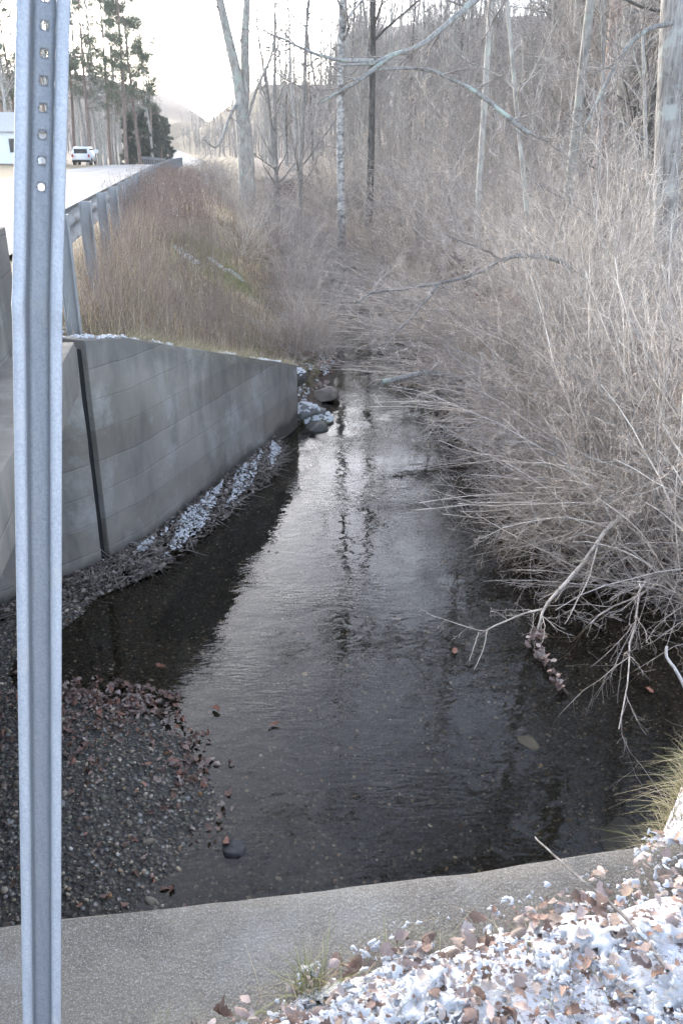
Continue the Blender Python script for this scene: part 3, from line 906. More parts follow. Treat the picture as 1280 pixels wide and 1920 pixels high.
lb4 = limb([atd(700, 133, d - 1.5), atd(760, 128, d - 1.4), atd(817, 136, d - 1.4), atd(886, 169, d - 1.3), atd(942, 212, d - 1.3), atd(990, 250, d - 1.3)], .015, .036, 22, .006, 4)
lb5 = limb([atd(1275, 40, d), atd(1205, 60, d - .6), atd(1160, 110, d - 1), atd(1120, 190, d - 1.4), atd(1090, 260, d - 1.6)], .035, .012, 18, .01, 5)
gl = np.random.default_rng(88); up_ = []
for k in range(13):
    s_ = tr[0][0, gl.integers(30, 47)]
    az_ = gl.uniform(-1.25, .75); L_ = gl.uniform(4.0, 7.5)
    d_ = np.array([-math.cos(az_), math.sin(az_), gl.uniform(.05, .5)])
    up_.append(limb([s_, s_ + d_ * L_ * .35 + [0, 0, .2], s_ + d_ * L_ * .7 + [0, 0, .1], s_ + d_ * L_ + [0, 0, -.1]], .075, .018, 20, .03, 100 + k))
limb_tree('broad_tree', 'broad furrowed trunk at the right edge with a lichened limb reaching over the creek', 'tree', [tr, lb, lb2, lb3, lb4, lb5] + up_, [lb, lb2, lb3, lb4, lb5] + up_ + up_, M['bark_big'], M['twig'], 33, g0, n=(11, 7, 4), lens=(.8, .6), minr=.0032, sides=18, limb_mat=M['limb'])

# single trunks that stand out of the wood
def trunk_tree(px, ybase, d, rpx, bark, label, seed, name='wood_tree', lean=(0, 0), h=17, crown0=.35, nb=18, twig='twig', n2=5, n3=4):
    b = atd(px, ybase, d)
    root = make_tree(name, seed, M[bark], M[twig], h=h, r0=rpx * d / 1600. / 1.08, crown0=crown0, nb=nb, n2=n2, n3=n3, minr=.005, lean=lean, wig=.016, tip=.35)
    z = float(gz(np.array([b[0]]), np.array([d]))[0])
    root.location = (b[0], d, z)
    tag(root, label, 'tree')
trunk_tree(642, 330, 26, 8.5, 'bark_birch' if 'bark_birch' in M else 'bark_pale', 'white birch trunk with dark bands left of the dark trunk', 41, 'birch')
trunk_tree(693, 250, 31, 7.5, 'bark_dark', 'dark crooked trunk just right of the white birch', 42)
trunk_tree(894, 430, 20, 6.5, 'bark_pale', 'slim straight trunk in the middle of the wood below the long limb', 43, nb=30, n2=6, n3=5)
trunk_tree(1038, 560, 17, 9.5, 'bark_pale', 'straight pale trunk left of the reddish pine trunk', 44, lean=(.005, 0), nb=30, n2=6, n3=5)
trunk_tree(1118, 330, 23, 12.5, 'bark_pine', 'reddish pine trunk between the pale trunk and the broad tree', 45, crown0=.5)
trunk_tree(1187, 260, 29, 14, 'bark_dark', 'dark thick trunk left of the broad furrowed tree', 46, crown0=.4)
trunk_tree(1022, 430, 15.5, 5, 'bark_pale', 'thin leaning pale trunk crossing in front of the straight pale trunk', 47, lean=(-.14, 0), h=10)
trunk_tree(560, 330, 34, 5, 'bark_grey', 'slender grey tree behind the creek bend', 48, h=12, crown0=.15)
trunk_tree(520, 330, 38, 5, 'bark_grey', 'slim grey tree right of the forked tree', 49, h=9, crown0=.1)

# fallen and drooping branches
d = 11.3
fb = limb([atd(668, 566, d - .2), atd(700, 548, d - .1), atd(760, 541, d), atd(830, 532, d), atd(900, 515, d + .2), atd(945, 489, d + .4), atd(1040, 491, d + .8), atd(1120, 540, d + 1.2), atd(1190, 610, d + 1.5)], .010, .036, 36, .014, 6)
fb2 = limb([atd(820, 536, d), atd(790, 575, d - .2), atd(745, 620, d - .5), atd(715, 645, d - .6)], .018, .007, 14, .012, 7)
fb3 = limb([atd(945, 490, d + .4), atd(915, 470, d + .2), atd(870, 455, d), atd(830, 440, d - .2)], .016, .006, 14, .012, 8)
limb_tree('fallen_branch', 'dead branch arching low over the creek from the right bank', 'branch', [fb, fb2, fb3], [fb, fb2, fb3], M['bark_grey'], M['twig'], 35, gpt(2.9, 12, 0), n=(20, 7, 4), lens=(.65, .6), minr=.0028, parts=('limb', 'twigs'), t0=.02)
lg = limb([atd(715, 716, 10.2), atd(800, 700, 10.4), atd(880, 712, 10.5), atd(970, 700, 10.7), atd(1080, 722, 10.9)], .03, .06, 24, .008, 9)
limb_tree('fallen_log', 'grey fallen log lying level above the water under the shrubs', 'log', [lg], [lg], M['limb'], M['twig'], 36, gpt(2.4, 10.6), n=(12, 5, 3), lens=(.5, .6), minr=.0025, parts=('log', 'twigs'))
# branch drooping into the water
d = 5.0
db = limb([atd(1200, 950, 6.25), atd(1140, 990, 6.0), atd(1090, 1060, 5.75), atd(1030, 1128, 5.4), atd(1012, 1165, 5.27), atd(1003, 1200, 5.16)], .017, .006, 24, .004, 11)
db2 = limb([atd(1022, 1142, 5.37), atd(985, 1150, 5.34), atd(930, 1172, 5.25), atd(905, 1183, 5.2), atd(855, 1168, 5.28), atd(800, 1150, 5.38)], .007, .002, 18, .004, 12)
db3 = limb([atd(912, 1180, 5.2), atd(905, 1215, 5.02), atd(888, 1255, 4.83)], .003, .0016, 10, .002, 13)
db4 = limb([atd(897, 1185, 5.2), atd(888, 1215, 5.02), atd(880, 1240, 4.9)], .003, .0016, 10, .002, 14)
db5 = limb([atd(1120, 1020, 5.88), atd(1105, 1080, 5.6), atd(1080, 1130, 5.35), atd(1058, 1170, 5.2)], .007, .002, 14, .004, 15)
db6 = limb([atd(1140, 990, 6.0), atd(1060, 970, 6.0), atd(960, 985, 5.9), atd(900, 1010, 5.8)], .007, .002, 16, .006, 16)
limb_tree('drooping_branch', 'pale bare branch drooping from the near shrub with its tips in the water', 'branch', [db, db2, db3, db4, db5, db6], [db, db2, db5, db6], M['twig_tan'], M['twig_tan'], 37, gpt(2.3, 5.6), n=(9, 4, 2), lens=(.35, .55), minr=.0014, parts=('limb', 'twigs'), sides=8)

# ------------------------------------------------------------------ conifers across the road
def make_conifer(name, seed, h, r0, crown0, nb, blen, ang, up, tuft, ncol, n2=6, droop=0):
    g = np.random.default_rng(seed)
    P, Rr = grow(g, np.array([[0, 0, -.3]]), np.array([[0, 0, 1.]]), np.array([h]), np.array([r0]), 24, .012, (0, 0, .02), .15)
    p, D, l, r = sprout(g, P, Rr, nb, crown0, .99, ang, blen, np.array([h]), .3)
    P1, R1 = grow(g, p, D, l, np.minimum(r, .06), 9, .07, (0, 0, up), .2)
    p, D, l2, r = sprout(g, P1, R1, n2, .25, .99, (.4, .9), (.2, .45), l, .5, flat=.6)
    P2, R2 = grow(g, p, D, l2, r, 6, .1, (0, 0, up), .3)
    root = empty(name, (0, 0, -80))
    V, Q = tubes([(P, Rr), (P1, R1), (P2, np.maximum(R2, .006))], [10, 4, 3])
    link('trunk', mesh_np(name + '_wood', V, Q, mats=[M['bark_pine']]), root)
    # needles: thin slivers in sprays along the outer halves of the branches
    Pn = np.concatenate([P1[:, 4:].reshape(-1, 3), P2[:, 1:].reshape(-1, 3)])
    T1 = P1[:, 4:] - P1[:, 3:-1]; T2 = P2[:, 1:] - P2[:, :-1]
    Tn = np.concatenate([T1.reshape(-1, 3), T2.reshape(-1, 3)]); Tn /= np.linalg.norm(Tn, axis=1, keepdims=True) + 1e-9
    m = tuft['n']
    base = np.repeat(Pn, m, 0) + g.normal(0, tuft['spread'], (len(Pn) * m, 3))
    dr = np.repeat(Tn, m, 0) * .7 + g.normal(0, .6, (len(Pn) * m, 3)) + np.array([0, 0, -droop]); dr /= np.linalg.norm(dr, axis=1, keepdims=True)
    sd = np.cross(dr, g.normal(0, 1, dr.shape)); sd /= np.linalg.norm(sd, axis=1, keepdims=True)
    Ln = g.uniform(.6, 1.2, len(base))[:, None] * tuft['len']
    V = np.stack([base - sd * tuft['w'], base + sd * tuft['w'], base + dr * Ln], 1).reshape(-1, 3)
    T = np.arange(len(V)).reshape(-1, 3)
    c = np.asarray(ncol)[None] * g.uniform(.6, 1.4, (len(base), 1)) + g.uniform(-.01, .015, (len(base), 3))
    link('crown', mesh_np(name + '_needles', V, T=T, mats=[M['needle']], col=np.repeat(np.clip(c, .01, 1), 3, 0), smooth=False), root)
    root['category'] = 'tree'
    return root
pine = [make_conifer('pine_tree', 61 + i, [23, 20][i], .24, [.28, .4][i], [60, 46][i], (.12, .24), (1.1, 1.6), .02, dict(n=6, spread=.22, len=.5, w=.026), (.125, .15, .10)) for i in range(2)]
spruce = [make_conifer('spruce_tree', 66, 8, .14, .04, 90, (.10, .26), (1.3, 1.8), .0, dict(n=12, spread=.10, len=.3, w=.03), (.085, .105, .08), 5, .35)]
rng = np.random.default_rng(12)
def ground_px(px, d): return (px - 640) / 1737. * d
PB = [(236, 108, 1.0), (262, 116, 1.05), (206, 122, 1.0), (284, 150, .95), (168, 104, .95), (140, 122, 1.0), (250, 150, 1.1), (90, 115, 1.0), (40, 120, 1.), (-20, 110, .9), (15, 100, .9), (-60, 125, 1.)]
for i, (px, d, sc) in enumerate(PB):
    x = ground_px(px, d)
    o = place(pine, None, i, x, d, rng.uniform(0, 6.28), sc, 'tall pine with sparse green needles across the road', 'pines across the road')
    if i == 3: o['label'] = 'tall pine nearest the sky gap, its boughs reaching right over the road'
for i, (px, d, sc) in enumerate([(303, 160, 1.0), (288, 152, 1.15), (268, 140, 1.0), (312, 172, 1.0), (246, 132, .9)]):
    place(spruce, None, i, ground_px(px, d), d, rng.uniform(0, 6.28), sc, 'small dark green spruce at the roadside below the tall pines', 'dark spruces by the road')
drop(pine); drop(spruce)
rt = [make_tree('roadside_tree', 70 + i, M['bark_pale'], M['twig'], h=[22, 20][i], r0=.2, crown0=.3, nb=30, blen=(.12, .26), ang=(.3, .8), n2=6, n3=5, minr=.012) for i in range(2)]
i = 0
for x, y in scatter(60, (-75, -18), (86, 190), lambda x, y: x < rail_x(y) - ROAD_W - 4 and x > -.42 * y, 2.5, rng):
    place(rt, None, i, x, y, rng.uniform(0, 6.28), rng.uniform(.8, 1.1), 'pale bare tree among the pines across the road', 'bare trees across the road'); i += 1
for x, y in scatter(130, (-55, 60), (56, 200), lambda x, y: x > rail_x(y) + 5 and abs(x) < .42 * y and x > creek_mid(y) + 3, 3, rng):
    place(rt, None, i, x, y, rng.uniform(0, 6.28), rng.uniform(.5, .85), 'bare tree far back in the valley wood', 'far trees of the valley wood'); i += 1
drop(rt)

# far wood on the hill: one mass
g = np.random.default_rng(90)
xs = g.uniform(-260, 260, 5200); ys = g.uniform(215, 560, 5200)
ok = (np.abs(xs + 3 - rail_x(ys)) > 9) & (np.abs(xs) < .45 * ys)
xs = xs[ok]; ys = ys[ok]; zs = gz(xs, ys)
P, Rr = grow(g, np.stack([xs, ys, zs - .5], 1), np.tile([0, 0, 1.], (len(xs), 1)), g.uniform(7, 13, len(xs)), g.uniform(.1, .2, len(xs)), 5, .05, (0, 0, 0), .3)
p, D, l, r = sprout(g, P, Rr, 11, .25, .98, (.3, .9), (.15, .4), np.full(len(xs), 10.0), .5)
P1, R1 = grow(g, p, D, l, r, 4, .15, (0, 0, .05), .4); R1 = clampr(R1, .035)
V, Q = tubes([(P, Rr), (P1, R1)], [4, 3])
tag(link('far_wood', mesh_np('far_wood', V, Q, mats=[M['twig']])), 'far-off bare wood covering the hill at the end of the road', 'wood', kind='stuff')

# ------------------------------------------------------------------ leaves, snow, stones, grass
LEAF_T = np.linspace(0, 1, 10)
LEAF_W = np.array([.02, .10, .23, .19, .31, .25, .34, .26, .19, .02])
def leaf_mesh(g, P, size, pal, tilt=.5, curl=.5, shade=.25):
    N = len(P); K = len(LEAF_T)
    size = np.broadcast_to(size, (N,))
    w = LEAF_W[None] * g.uniform(.65, 1.1, (N, 1)) * g.uniform(.8, 1.2, (N, K))
    c1 = g.normal(0, curl, (N, 1)); c2 = g.normal(0, curl * 1.2, (N, 1)); tw = g.normal(0, .5, (N, 1))
    V = np.zeros((N, K, 3, 3))
    for j, sgn in enumerate((-1, 0, 1)):
        V[:, :, j, 0] = LEAF_T[None] - .5
        V[:, :, j, 1] = sgn * w
        V[:, :, j, 2] = c1 * (LEAF_T[None] - .5) ** 2 + c2 * np.abs(sgn) * w * w * 3 + tw * (LEAF_T[None] - .5) * sgn * w + g.normal(0, .02, (N, K))
    V *= size[:, None, None, None]
    a = g.uniform(0, 2 * np.pi, N); rx_ = g.normal(0, tilt, N); ry_ = g.normal(0, tilt, N)
    ca, sa = np.cos(a), np.sin(a); cx, sx = np.cos(rx_), np.sin(rx_); cy, sy = np.cos(ry_), np.sin(ry_)
    Z = np.zeros(N); O = np.ones(N)
    Rz = np.stack([np.stack([ca, -sa, Z], 1), np.stack([sa, ca, Z], 1), np.stack([Z, Z, O], 1)], 1)
    Rx = np.stack([np.stack([O, Z, Z], 1), np.stack([Z, cx, -sx], 1), np.stack([Z, sx, cx], 1)], 1)
    Ry = np.stack([np.stack([cy, Z, sy], 1), np.stack([Z, O, Z], 1), np.stack([-sy, Z, cy], 1)], 1)
    Mx = Rz @ Rx @ Ry
    V = np.einsum('nij,nkmj->nkmi', Mx, V) + P[:, None, None, :]
    idx = np.arange(N * K * 3).reshape(N, K, 3)
    q = [np.stack([idx[:, :-1, j], idx[:, :-1, j + 1], idx[:, 1:, j + 1], idx[:, 1:, j]], -1).reshape(-1, 4) for j in (0, 1)]
    pal = np.asarray(pal); c = pal[g.integers(0, len(pal), N)] * g.uniform(1 - shade, 1 + shade, (N, 1))
    col = np.repeat(np.clip(c, 0, 1), K * 3, 0) * g.uniform(.9, 1.1, (N * K * 3, 1))
    return V.reshape(-1, 3), np.concatenate(q), col

def pad_mesh(g, P, size, hgt, tilt=.25):
    """irregular little cushions of snow"""
    N = len(P); A = 11
    th = np.arange(A) * 2 * np.pi / A
    rad = .75 + .28 * np.sin(th[None] * 2 + g.uniform(0, 6.3, (N, 1))) + .22 * np.sin(th[None] * 3 + g.uniform(0, 6.3, (N, 1))) + g.uniform(-.15, .15, (N, A))
    size = np.broadcast_to(size, (N,)); hgt = np.broadcast_to(hgt, (N,))
    el = g.uniform(.5, 1, N)
    V = np.zeros((N, 2 * A + 1, 3))
    for k, (f, h) in enumerate(((1, -.35), (.72, .75))):
        V[:, k * A:(k + 1) * A, 0] = np.cos(th) * rad * f * size[:, None]
        V[:, k * A:(k + 1) * A, 1] = np.sin(th) * rad * f * (size * el)[:, None]
        V[:, k * A:(k + 1) * A, 2] = h * hgt[:, None] * g.uniform(.6, 1.2, (N, A))
    V[:, 2 * A, 2] = hgt
    a = g.uniform(0, 6.3, N); ca, sa = np.cos(a)[:, None], np.sin(a)[:, None]
    x = V[..., 0] * ca - V[..., 1] * sa; y = V[..., 0] * sa + V[..., 1] * ca
    tx, ty = g.normal(0, tilt, (N, 1)), g.normal(0, tilt, (N, 1))
    V = np.stack([x, y, V[..., 2] + x * tx + y * ty], -1) + P[:, None, :]
    b = (np.arange(N) * (2 * A + 1))[:, None]; i = np.arange(A)[None]; j = (i + 1) % A
    Q = np.stack([b + i, b + j, b + A + j, b + A + i], -1).reshape(-1, 4)
    T = np.stack([b + A + i, b + A + j, np.broadcast_to(b + 2 * A, (N, A))], -1).reshape(-1, 3)
    return V.reshape(-1, 3), Q, T

def stones_mesh(g, P, size, pal, flat=.6):
    bm = bmesh.new(); bmesh.ops.create_icosphere(bm, subdivisions=2, radius=1)
    bm.verts.ensure_lookup_table()
    B = np.array([v.co for v in bm.verts]); T = np.array([[v.index for v in f.verts] for f in bm.faces]); bm.free()
    N = len(P); m = len(B)
    sc = np.stack([g.uniform(.7, 1.25, N), g.uniform(.6, 1.0, N), g.uniform(flat * .6, flat * 1.2, N)], 1) * np.broadcast_to(size, (N,))[:, None]
    dirs = g.normal(0, 1, (N, 5, 3)); dirs /= np.linalg.norm(dirs, axis=2, keepdims=True)
    V = np.repeat(B[None], N, 0)
    for k in range(5):      # shave flat facets so they are pebbles, not balls
        dd = np.einsum('nmj,nj->nm', V, dirs[:, k]); lim = g.uniform(.55, .85, (N, 1))
        V = V - np.maximum(dd - lim, 0)[..., None] * dirs[:, k][:, None] * .9
    V = V * sc[:, None]
    a = g.uniform(0, 6.3, N); ca, sa = np.cos(a)[:, None], np.sin(a)[:, None]
    t = g.normal(0, .3, (N, 1))
    x = V[..., 0] * ca - V[..., 1] * sa; y = V[..., 0] * sa + V[..., 1] * ca
    V = np.stack([x, y, V[..., 2] + x * t], -1) + P[:, None]
    T = (T[None] + (np.arange(N) * m)[:, None, None]).reshape(-1, 3)
    pal = np.asarray(pal); c = pal[g.integers(0, len(pal), N)] * g.uniform(.7, 1.3, (N, 1))
    return V.reshape(-1, 3), T, np.repeat(np.clip(c, 0, 1), m, 0)

def blade_mesh(g, P, L, w, pal, lean=.35, droop=.5, K=4, dirbias=(0, 0)):
    N = len(P)
    L = np.broadcast_to(L, (N,)); a = g.uniform(0, 6.3, N)
    D = np.stack([np.cos(a) * g.normal(0, lean, N) + dirbias[0], np.sin(a) * g.normal(0, lean, N) + dirbias[1], np.ones(N)], 1)
    D /= np.linalg.norm(D, axis=1, keepdims=True)
    out = np.stack([D[:, 0], D[:, 1], np.zeros(N)], 1)
    t = np.linspace(0, 1, K)
    dr = np.abs(g.normal(0, droop, N))
    C_ = P[:, None] + D[:, None] * (t[None, :, None] * L[:, None, None]) + (out * 1.6 - np.array([0, 0, 1.]) * .8)[:, None] * ((t ** 2)[None, :, None] * (L * dr)[:, None, None] * .6)
    sd = np.stack([-np.sin(a), np.cos(a), np.zeros(N)], 1)
    wd = np.broadcast_to(w, (N,))[:, None] * (1 - t[None] * .85)
    V = np.stack([C_ - sd[:, None] * wd[..., None], C_ + sd[:, None] * wd[..., None]], 2)
    i = np.arange(N * K * 2).reshape(N, K, 2)
    Q = np.stack([i[:, :-1, 0], i[:, :-1, 1], i[:, 1:, 1], i[:, 1:, 0]], -1).reshape(-1, 4)
    pal = np.asarray(pal); c = pal[g.integers(0, len(pal), N)] * g.uniform(.75, 1.25, (N, 1))
    return V.reshape(-1, 3), Q, np.repeat(np.clip(c, 0, 1), K * 2, 0)

def scat(g, n, xr, yr, cond):
    x = g.uniform(*xr, n); y = g.uniform(*yr, n)
    k = cond(x, y); x, y = x[k], y[k]
    return x, y
def at_ground(x, y, dz): return np.stack([x, y, gz(x, y) + dz], 1)

TAN = [(.30, .22, .165), (.22, .145, .11), (.36, .28, .23), (.18, .11, .08), (.42, .34, .29), (.27, .18, .14), (.34, .25, .21)]
RUST = [(.20, .12, .09), (.26, .175, .14), (.32, .24, .20), (.14, .09, .07), (.36, .29, .25), (.22, .16, .135), (.26, .13, .09)]
g = np.random.default_rng(201)
def cover_z(x, y):
    s_ = sdist(x, y)
    return np.maximum(gz(x, y), np.where((s_ < .5) & (x < .97), 1.508, -9))
def at_cover(x, y, dz): return np.stack([x, y, cover_z(x, y) + dz], 1)
near = lambda x, y: (sdist(x, y) > np.where(x > .90, .27, .004)) & (y < np.interp(x, NEAR_X, NEAR_Y) + .03 * vnoise(x * 14, y * 14, 3) + .02) & (x > -.5)
x, y = scat(g, 12000, (-.6, 2.6), (.55, 2.9), near); k = g.random(len(x)) < .8; x, y = x[k], y[k]
V, Q, c = leaf_mesh(g, at_cover(x, y, g.uniform(.008, .044, len(x))), (.012 + .036 * g.random(len(x)) ** 1.6), TAN + [(.46, .38, .34), (.40, .31, .27)], .3, .6)
tag(link('leaf_litter', mesh_np('leaf_litter', V, Q, mats=[M['leaf']], col=c)), 'dead tan oak leaves strewn in the foreground snow', 'leaves', kind='stuff')
cxs = np.arange(-.5, 1.9, .0065); cys = np.arange(.7, 2.6, .0065)
CX, CY = np.meshgrid(cxs, cys)
fl = fbm(CX * 17, CY * 17, 51, 4) + .45 * fbm(CX * 5, CY * 5, 53, 2) + .25 * vnoise(CX * 70, CY * 70, 55)
fl = fl - 1.2 * sstep(.03, -.06, np.interp(CX, NEAR_X, NEAR_Y) - CY) - 2.0 * (sdist(CX, CY) < np.where(CX > .90, .27, .004))
fl = fl - .17 - 1.5 * sstep(2.15, 2.4, CY)
thk = np.clip(fl + .12, 0, .5)
CZs = cover_z(CX, CY) + .010 + .018 * np.sqrt(thk) - .012 * (thk <= 0) + .010 * fbm(CX * 26, CY * 26, 57, 3)
ci = np.arange(CX.size).reshape(CX.shape)
cq = np.stack([ci[:-1, :-1], ci[:-1, 1:], ci[1:, 1:], ci[1:, :-1]], -1).reshape(-1, 4)
cq = cq[(fl.ravel()[cq] > -.16).all(1)]
us, inv = np.unique(cq, return_inverse=True)
tag(link('snow_crust', mesh_np('snow_crust', np.stack([CX, CY, CZs], -1).reshape(-1, 3)[us], inv.reshape(-1, 4), mats=[M['snow']])), 'melting snow crust with holes over the foreground leaves', 'snow', kind='stuff')
x, y = scat(g, 28000, (-.6, 2.6), (.55, 2.9), lambda x, y: near(x, y - .02) & (vnoise(x * 9, y * 9, 8) + .5 * vnoise(x * 31, y * 31, 5) > -.25))
V, Q, T = pad_mesh(g, at_cover(x, y, g.uniform(.008, .04, len(x))), (.0028 + .013 * g.random(len(x)) ** 2.2), g.uniform(.0012, .004, len(x)), .3)
tag(link('snow_patches', mesh_np('snow_patches', V, Q, T, mats=[M['snow']])), 'thin broken snow lying on the foreground leaves', 'snow', kind='stuff')
x, y = scat(g, 2600, (-.5, 1.8), (.7, 2.3), lambda x, y: near(x, y - .03) & (vnoise(x * 4, y * 4, 12) > -.1))
V, Q, c = blade_mesh(g, at_cover(x, y, 0.0), g.uniform(.04, .12, len(x)), .0011, [(.42, .35, .22), (.33, .27, .16), (.25, .26, .10), (.5, .42, .3)], .9, .9, 5)
x, y = scat(g, 900, (-.16, .0), (1.20, 1.38), lambda x, y: (x + .07) ** 2 + (y - 1.31) ** 2 < .035 ** 2)
V2, Q2, c2 = blade_mesh(g, at_cover(x, y, 0.0), g.uniform(.05, .16, len(x)), .0012, [(.42, .35, .22), (.30, .27, .14), (.22, .24, .09)], .5, .7, 5)
tag(link('grass_blades', mesh_np('grass_blades', np.concatenate([V, V2]), np.concatenate([Q, Q2 + len(V)]), mats=[M['blade']], col=np.concatenate([c, c2]))), 'dry grass blades poking through the foreground snow', 'grass', kind='stuff')

# pebbles of the gravel bar and of the bed
g = np.random.default_rng(202)
STN = [tuple(q * m_ for q, m_ in zip(t_, (2.7, 2.45, 2.15))) for t_ in [(.045, .045, .045), (.06, .058, .05), (.085, .08, .065), (.035, .035, .038), (.11, .10, .08), (.07, .075, .08), (.10, .075, .05), (.16, .15, .13), (.05, .055, .045)]]
x, y = scat(g, 110000, (-3.0, 2.5), (1.5, 10.5), lambda x, y: (sdist(x, y) < -.03) & (x > -.45 * y - .3) & (g.random(len(x)) < sstep(10.5, 5.0, y)))
sz = .0035 + .012 * g.random(len(x)) ** 4 + .022 * g.random(len(x)) ** 1.5 * (g.random(len(x)) > .97)
pal = STN * 6 + [(.42, .40, .36), (.24, .13, .06)]
P_ = at_ground(x, y, .002)
V, T, c = stones_mesh(g, P_, sz, pal)
wet = np.where(g.random(len(x)) < .11, g.uniform(.9, 2.2, len(x)), g.uniform(.10, .5, len(x)))
wet = np.where(P_[:, 2] < -.006, wet, 1.0)
c = np.clip(c * np.repeat(wet, 42)[:, None], 0, .8)
tag(link('gravel', mesh_np('gravel', V, T=T, mats=[M['stone']], col=c)), 'small mixed pebbles of the gravel bar and creek bed', 'gravel', kind='stuff')
# fallen leaves on the bar
def bar_leaf(x, y):
    q = (np.exp(-((x + 1.4) / .45) ** 2 - ((y - 4.5) / .2) ** 2) + np.exp(-((x + .86) / .12) ** 2 - ((y - 3.9) / .33) ** 2) * .4 + .035 + .22 * np.exp(-((x + 1.5) / .7) ** 2 - ((y - 4.1) / .5) ** 2) * (vnoise(x * 5, y * 5, 44) > .1))
    return (g.random(len(x)) < q) & (sdist(x, y) < -.05) & (gz(x, y) > -.035)
x, y = scat(g, 17000, (-3, 0), (2.4, 5.2), bar_leaf)
V, Q, c = leaf_mesh(g, np.stack([x, y, np.maximum(gz(x, y), .0) + g.uniform(.004, .03, len(x))], 1), g.uniform(.022, .06, len(x)), RUST, .4, .8)
tag(link('wet_leaves', mesh_np('wet_leaves', V, Q, mats=[M['leaf']], col=c)), 'rusty wet leaves washed onto the gravel bar', 'leaves', kind='stuff')

# drift of sticks, leaves and snow along the foot of the walls
g = np.random.default_rng(203)
FOOT = np.array([(-2.9, 5.05), (-2.5, 5.52), (-1.9, 6.27), (-1.69, 6.66), (-1.1, 8.5), (-.78, 9.5)])
def along(t):
    i = np.minimum((t * 5).astype(int), 4); f = (t * 5 - i)[:, None]
    a = FOOT[i]; b = FOOT[i + 1]; d = (b - a) / np.linalg.norm(b - a, axis=1, keepdims=True)
    return a * (1 - f) + b * f, d, np.stack([d[:, 1], -d[:, 0]], 1)
n = 1000
t = g.uniform(0, 1, n); wv_ = np.interp(t, [0, .35, .6, .85, 1], [.28, .26, .34, .36, .12])
p, d, nn = along(t); off = g.uniform(.02, 1, n) ** .8 * wv_
mound = lambda off, wv_: (.13) * np.clip(1 - (off / wv_) ** 2, 0, 1)
P0 = np.concatenate([p + nn * off[:, None], (mound(off, wv_) + g.uniform(-.02, .02, n))[:, None]], 1)
a = g.normal(0, 1.1, n); D0 = np.concatenate([d * np.cos(a)[:, None] + nn * np.sin(a)[:, None], g.normal(0, .16, (n, 1))], 1) * g.choice([-1, 1], n)[:, None]
st = grow(g, P0, D0, g.uniform(.05, .26, n), g.uniform(.0018, .006, n), 5, .12, (0, 0, 0), .5)
V, Q = tubes([st], [4])
tag(link('driftwood', mesh_np('driftwood', V, Q, mats=[M['stick']])), 'drift of grey sticks and twigs at the foot of the wing wall', 'debris', kind='stuff')
n = 3600
t = g.uniform(0, 1, n); wv_ = np.interp(t, [0, .35, .6, .85, 1], [.28, .26, .34, .36, .12]); p, d, nn = along(t); off = g.uniform(0, 1, n) * wv_
P0 = np.concatenate([p + nn * off[:, None], (mound(off, wv_) + g.uniform(-.02, .015, n))[:, None]], 1)
V, Q, c = leaf_mesh(g, P0, g.uniform(.02, .065, n), [(.14, .115, .095), (.22, .18, .15), (.10, .085, .07), (.32, .27, .235)], .7, .8)
tag(link('drift_leaves', mesh_np('drift_leaves', V, Q, mats=[M['leaf']], col=c)), 'grey-brown leaves packed among the sticks at the wing wall', 'leaves', kind='stuff')
n = 2600
t = g.uniform(.52, .97, n); n = len(t); wv_ = np.interp(t, [0, .35, .6, .85, 1], [.28, .26, .34, .36, .12]); p, d, nn = along(t); off = g.uniform(.15, .8, n) * wv_
kq = fbm(p[:, 0] * 3 + nn[:, 0] * off * 6, p[:, 1] * 3 + off * 9, 47) + .35 * g.random(n) > .12
p, nn, off, wv_ = p[kq], nn[kq], off[kq], wv_[kq]; n = len(p)
P0 = np.concatenate([p + nn * off[:, None], (mound(off, wv_) + g.uniform(.0, .022, n))[:, None]], 1)
V, Q, T = pad_mesh(g, P0, g.uniform(.006, .026, n), g.uniform(.003, .009, n), .35)
tag(link('drift_snow', mesh_np('drift_snow', V, Q, T, mats=[M['snow']])), 'snow flecks lying on the drift along the wing wall', 'snow', kind='stuff')

# tall dry grass and weeds on the left bank
g = np.random.default_rng(204)
def bankc(x, y): return (x < creek_mid(y)) & (sdist(x, y) > .3) & (x > rail_x(y) - .25)
DRY = [(.50, .385, .25), (.56, .44, .295), (.38, .285, .185), (.62, .53, .39), (.27, .20, .135)]
BRN = [(.17, .11, .08), (.21, .14, .11), (.25, .18, .14), (.13, .09, .07), (.3, .22, .18)]
def patchy(x, y, s0, lo): return fbm(x * .8, y * .5, s0) > lo
parts = []
x, y = scat(g, 120000, (-8, .5), (6.3, 34), lambda x, y: bankc(x, y) & (g.random(len(x)) < np.clip(13 / y, .15, 1)) & ~((vnoise(x * .7, y * .4, 77) > .25) & (y > 12)) & ~((np.exp(-((x + 2.4) / .8) ** 2 - ((y - 15.8) / 1.7) ** 2) > .4) & (g.random(len(x)) < .85)))
hh = (.30 + .22 * fbm(x, y, 31) + .42 * np.exp(-((x - rail_x(y) - .5) / .45) ** 2) * sstep(7.2, 9, y)) * g.uniform(.6, 1.35, len(x)) * np.where(sdist(x, y) < .5, .6, 1)
V, Q, c = blade_mesh(g, at_ground(x, y, -.02), np.maximum(hh, .08) * (1 - .45 * sstep(20, 26, y)) * (1 - .65 * np.exp(-((x + 2.3) / 1.0) ** 2 - ((y - 15.0) / 2.8) ** 2)), np.clip(.0020 * y / 9, .0020, .007), DRY, .5, .6)
c = c * np.repeat(np.clip(1 + .75 * fbm(x * 1.3, y * .8, 61) + .25 * sstep(18, 26, y), .5, 1.5), 8)[:, None]
tag(link('dry_grass', mesh_np('dry_grass', V, Q, mats=[M['blade']], col=c)), 'tall dry tan grass covering the left bank', 'grass', kind='stuff')
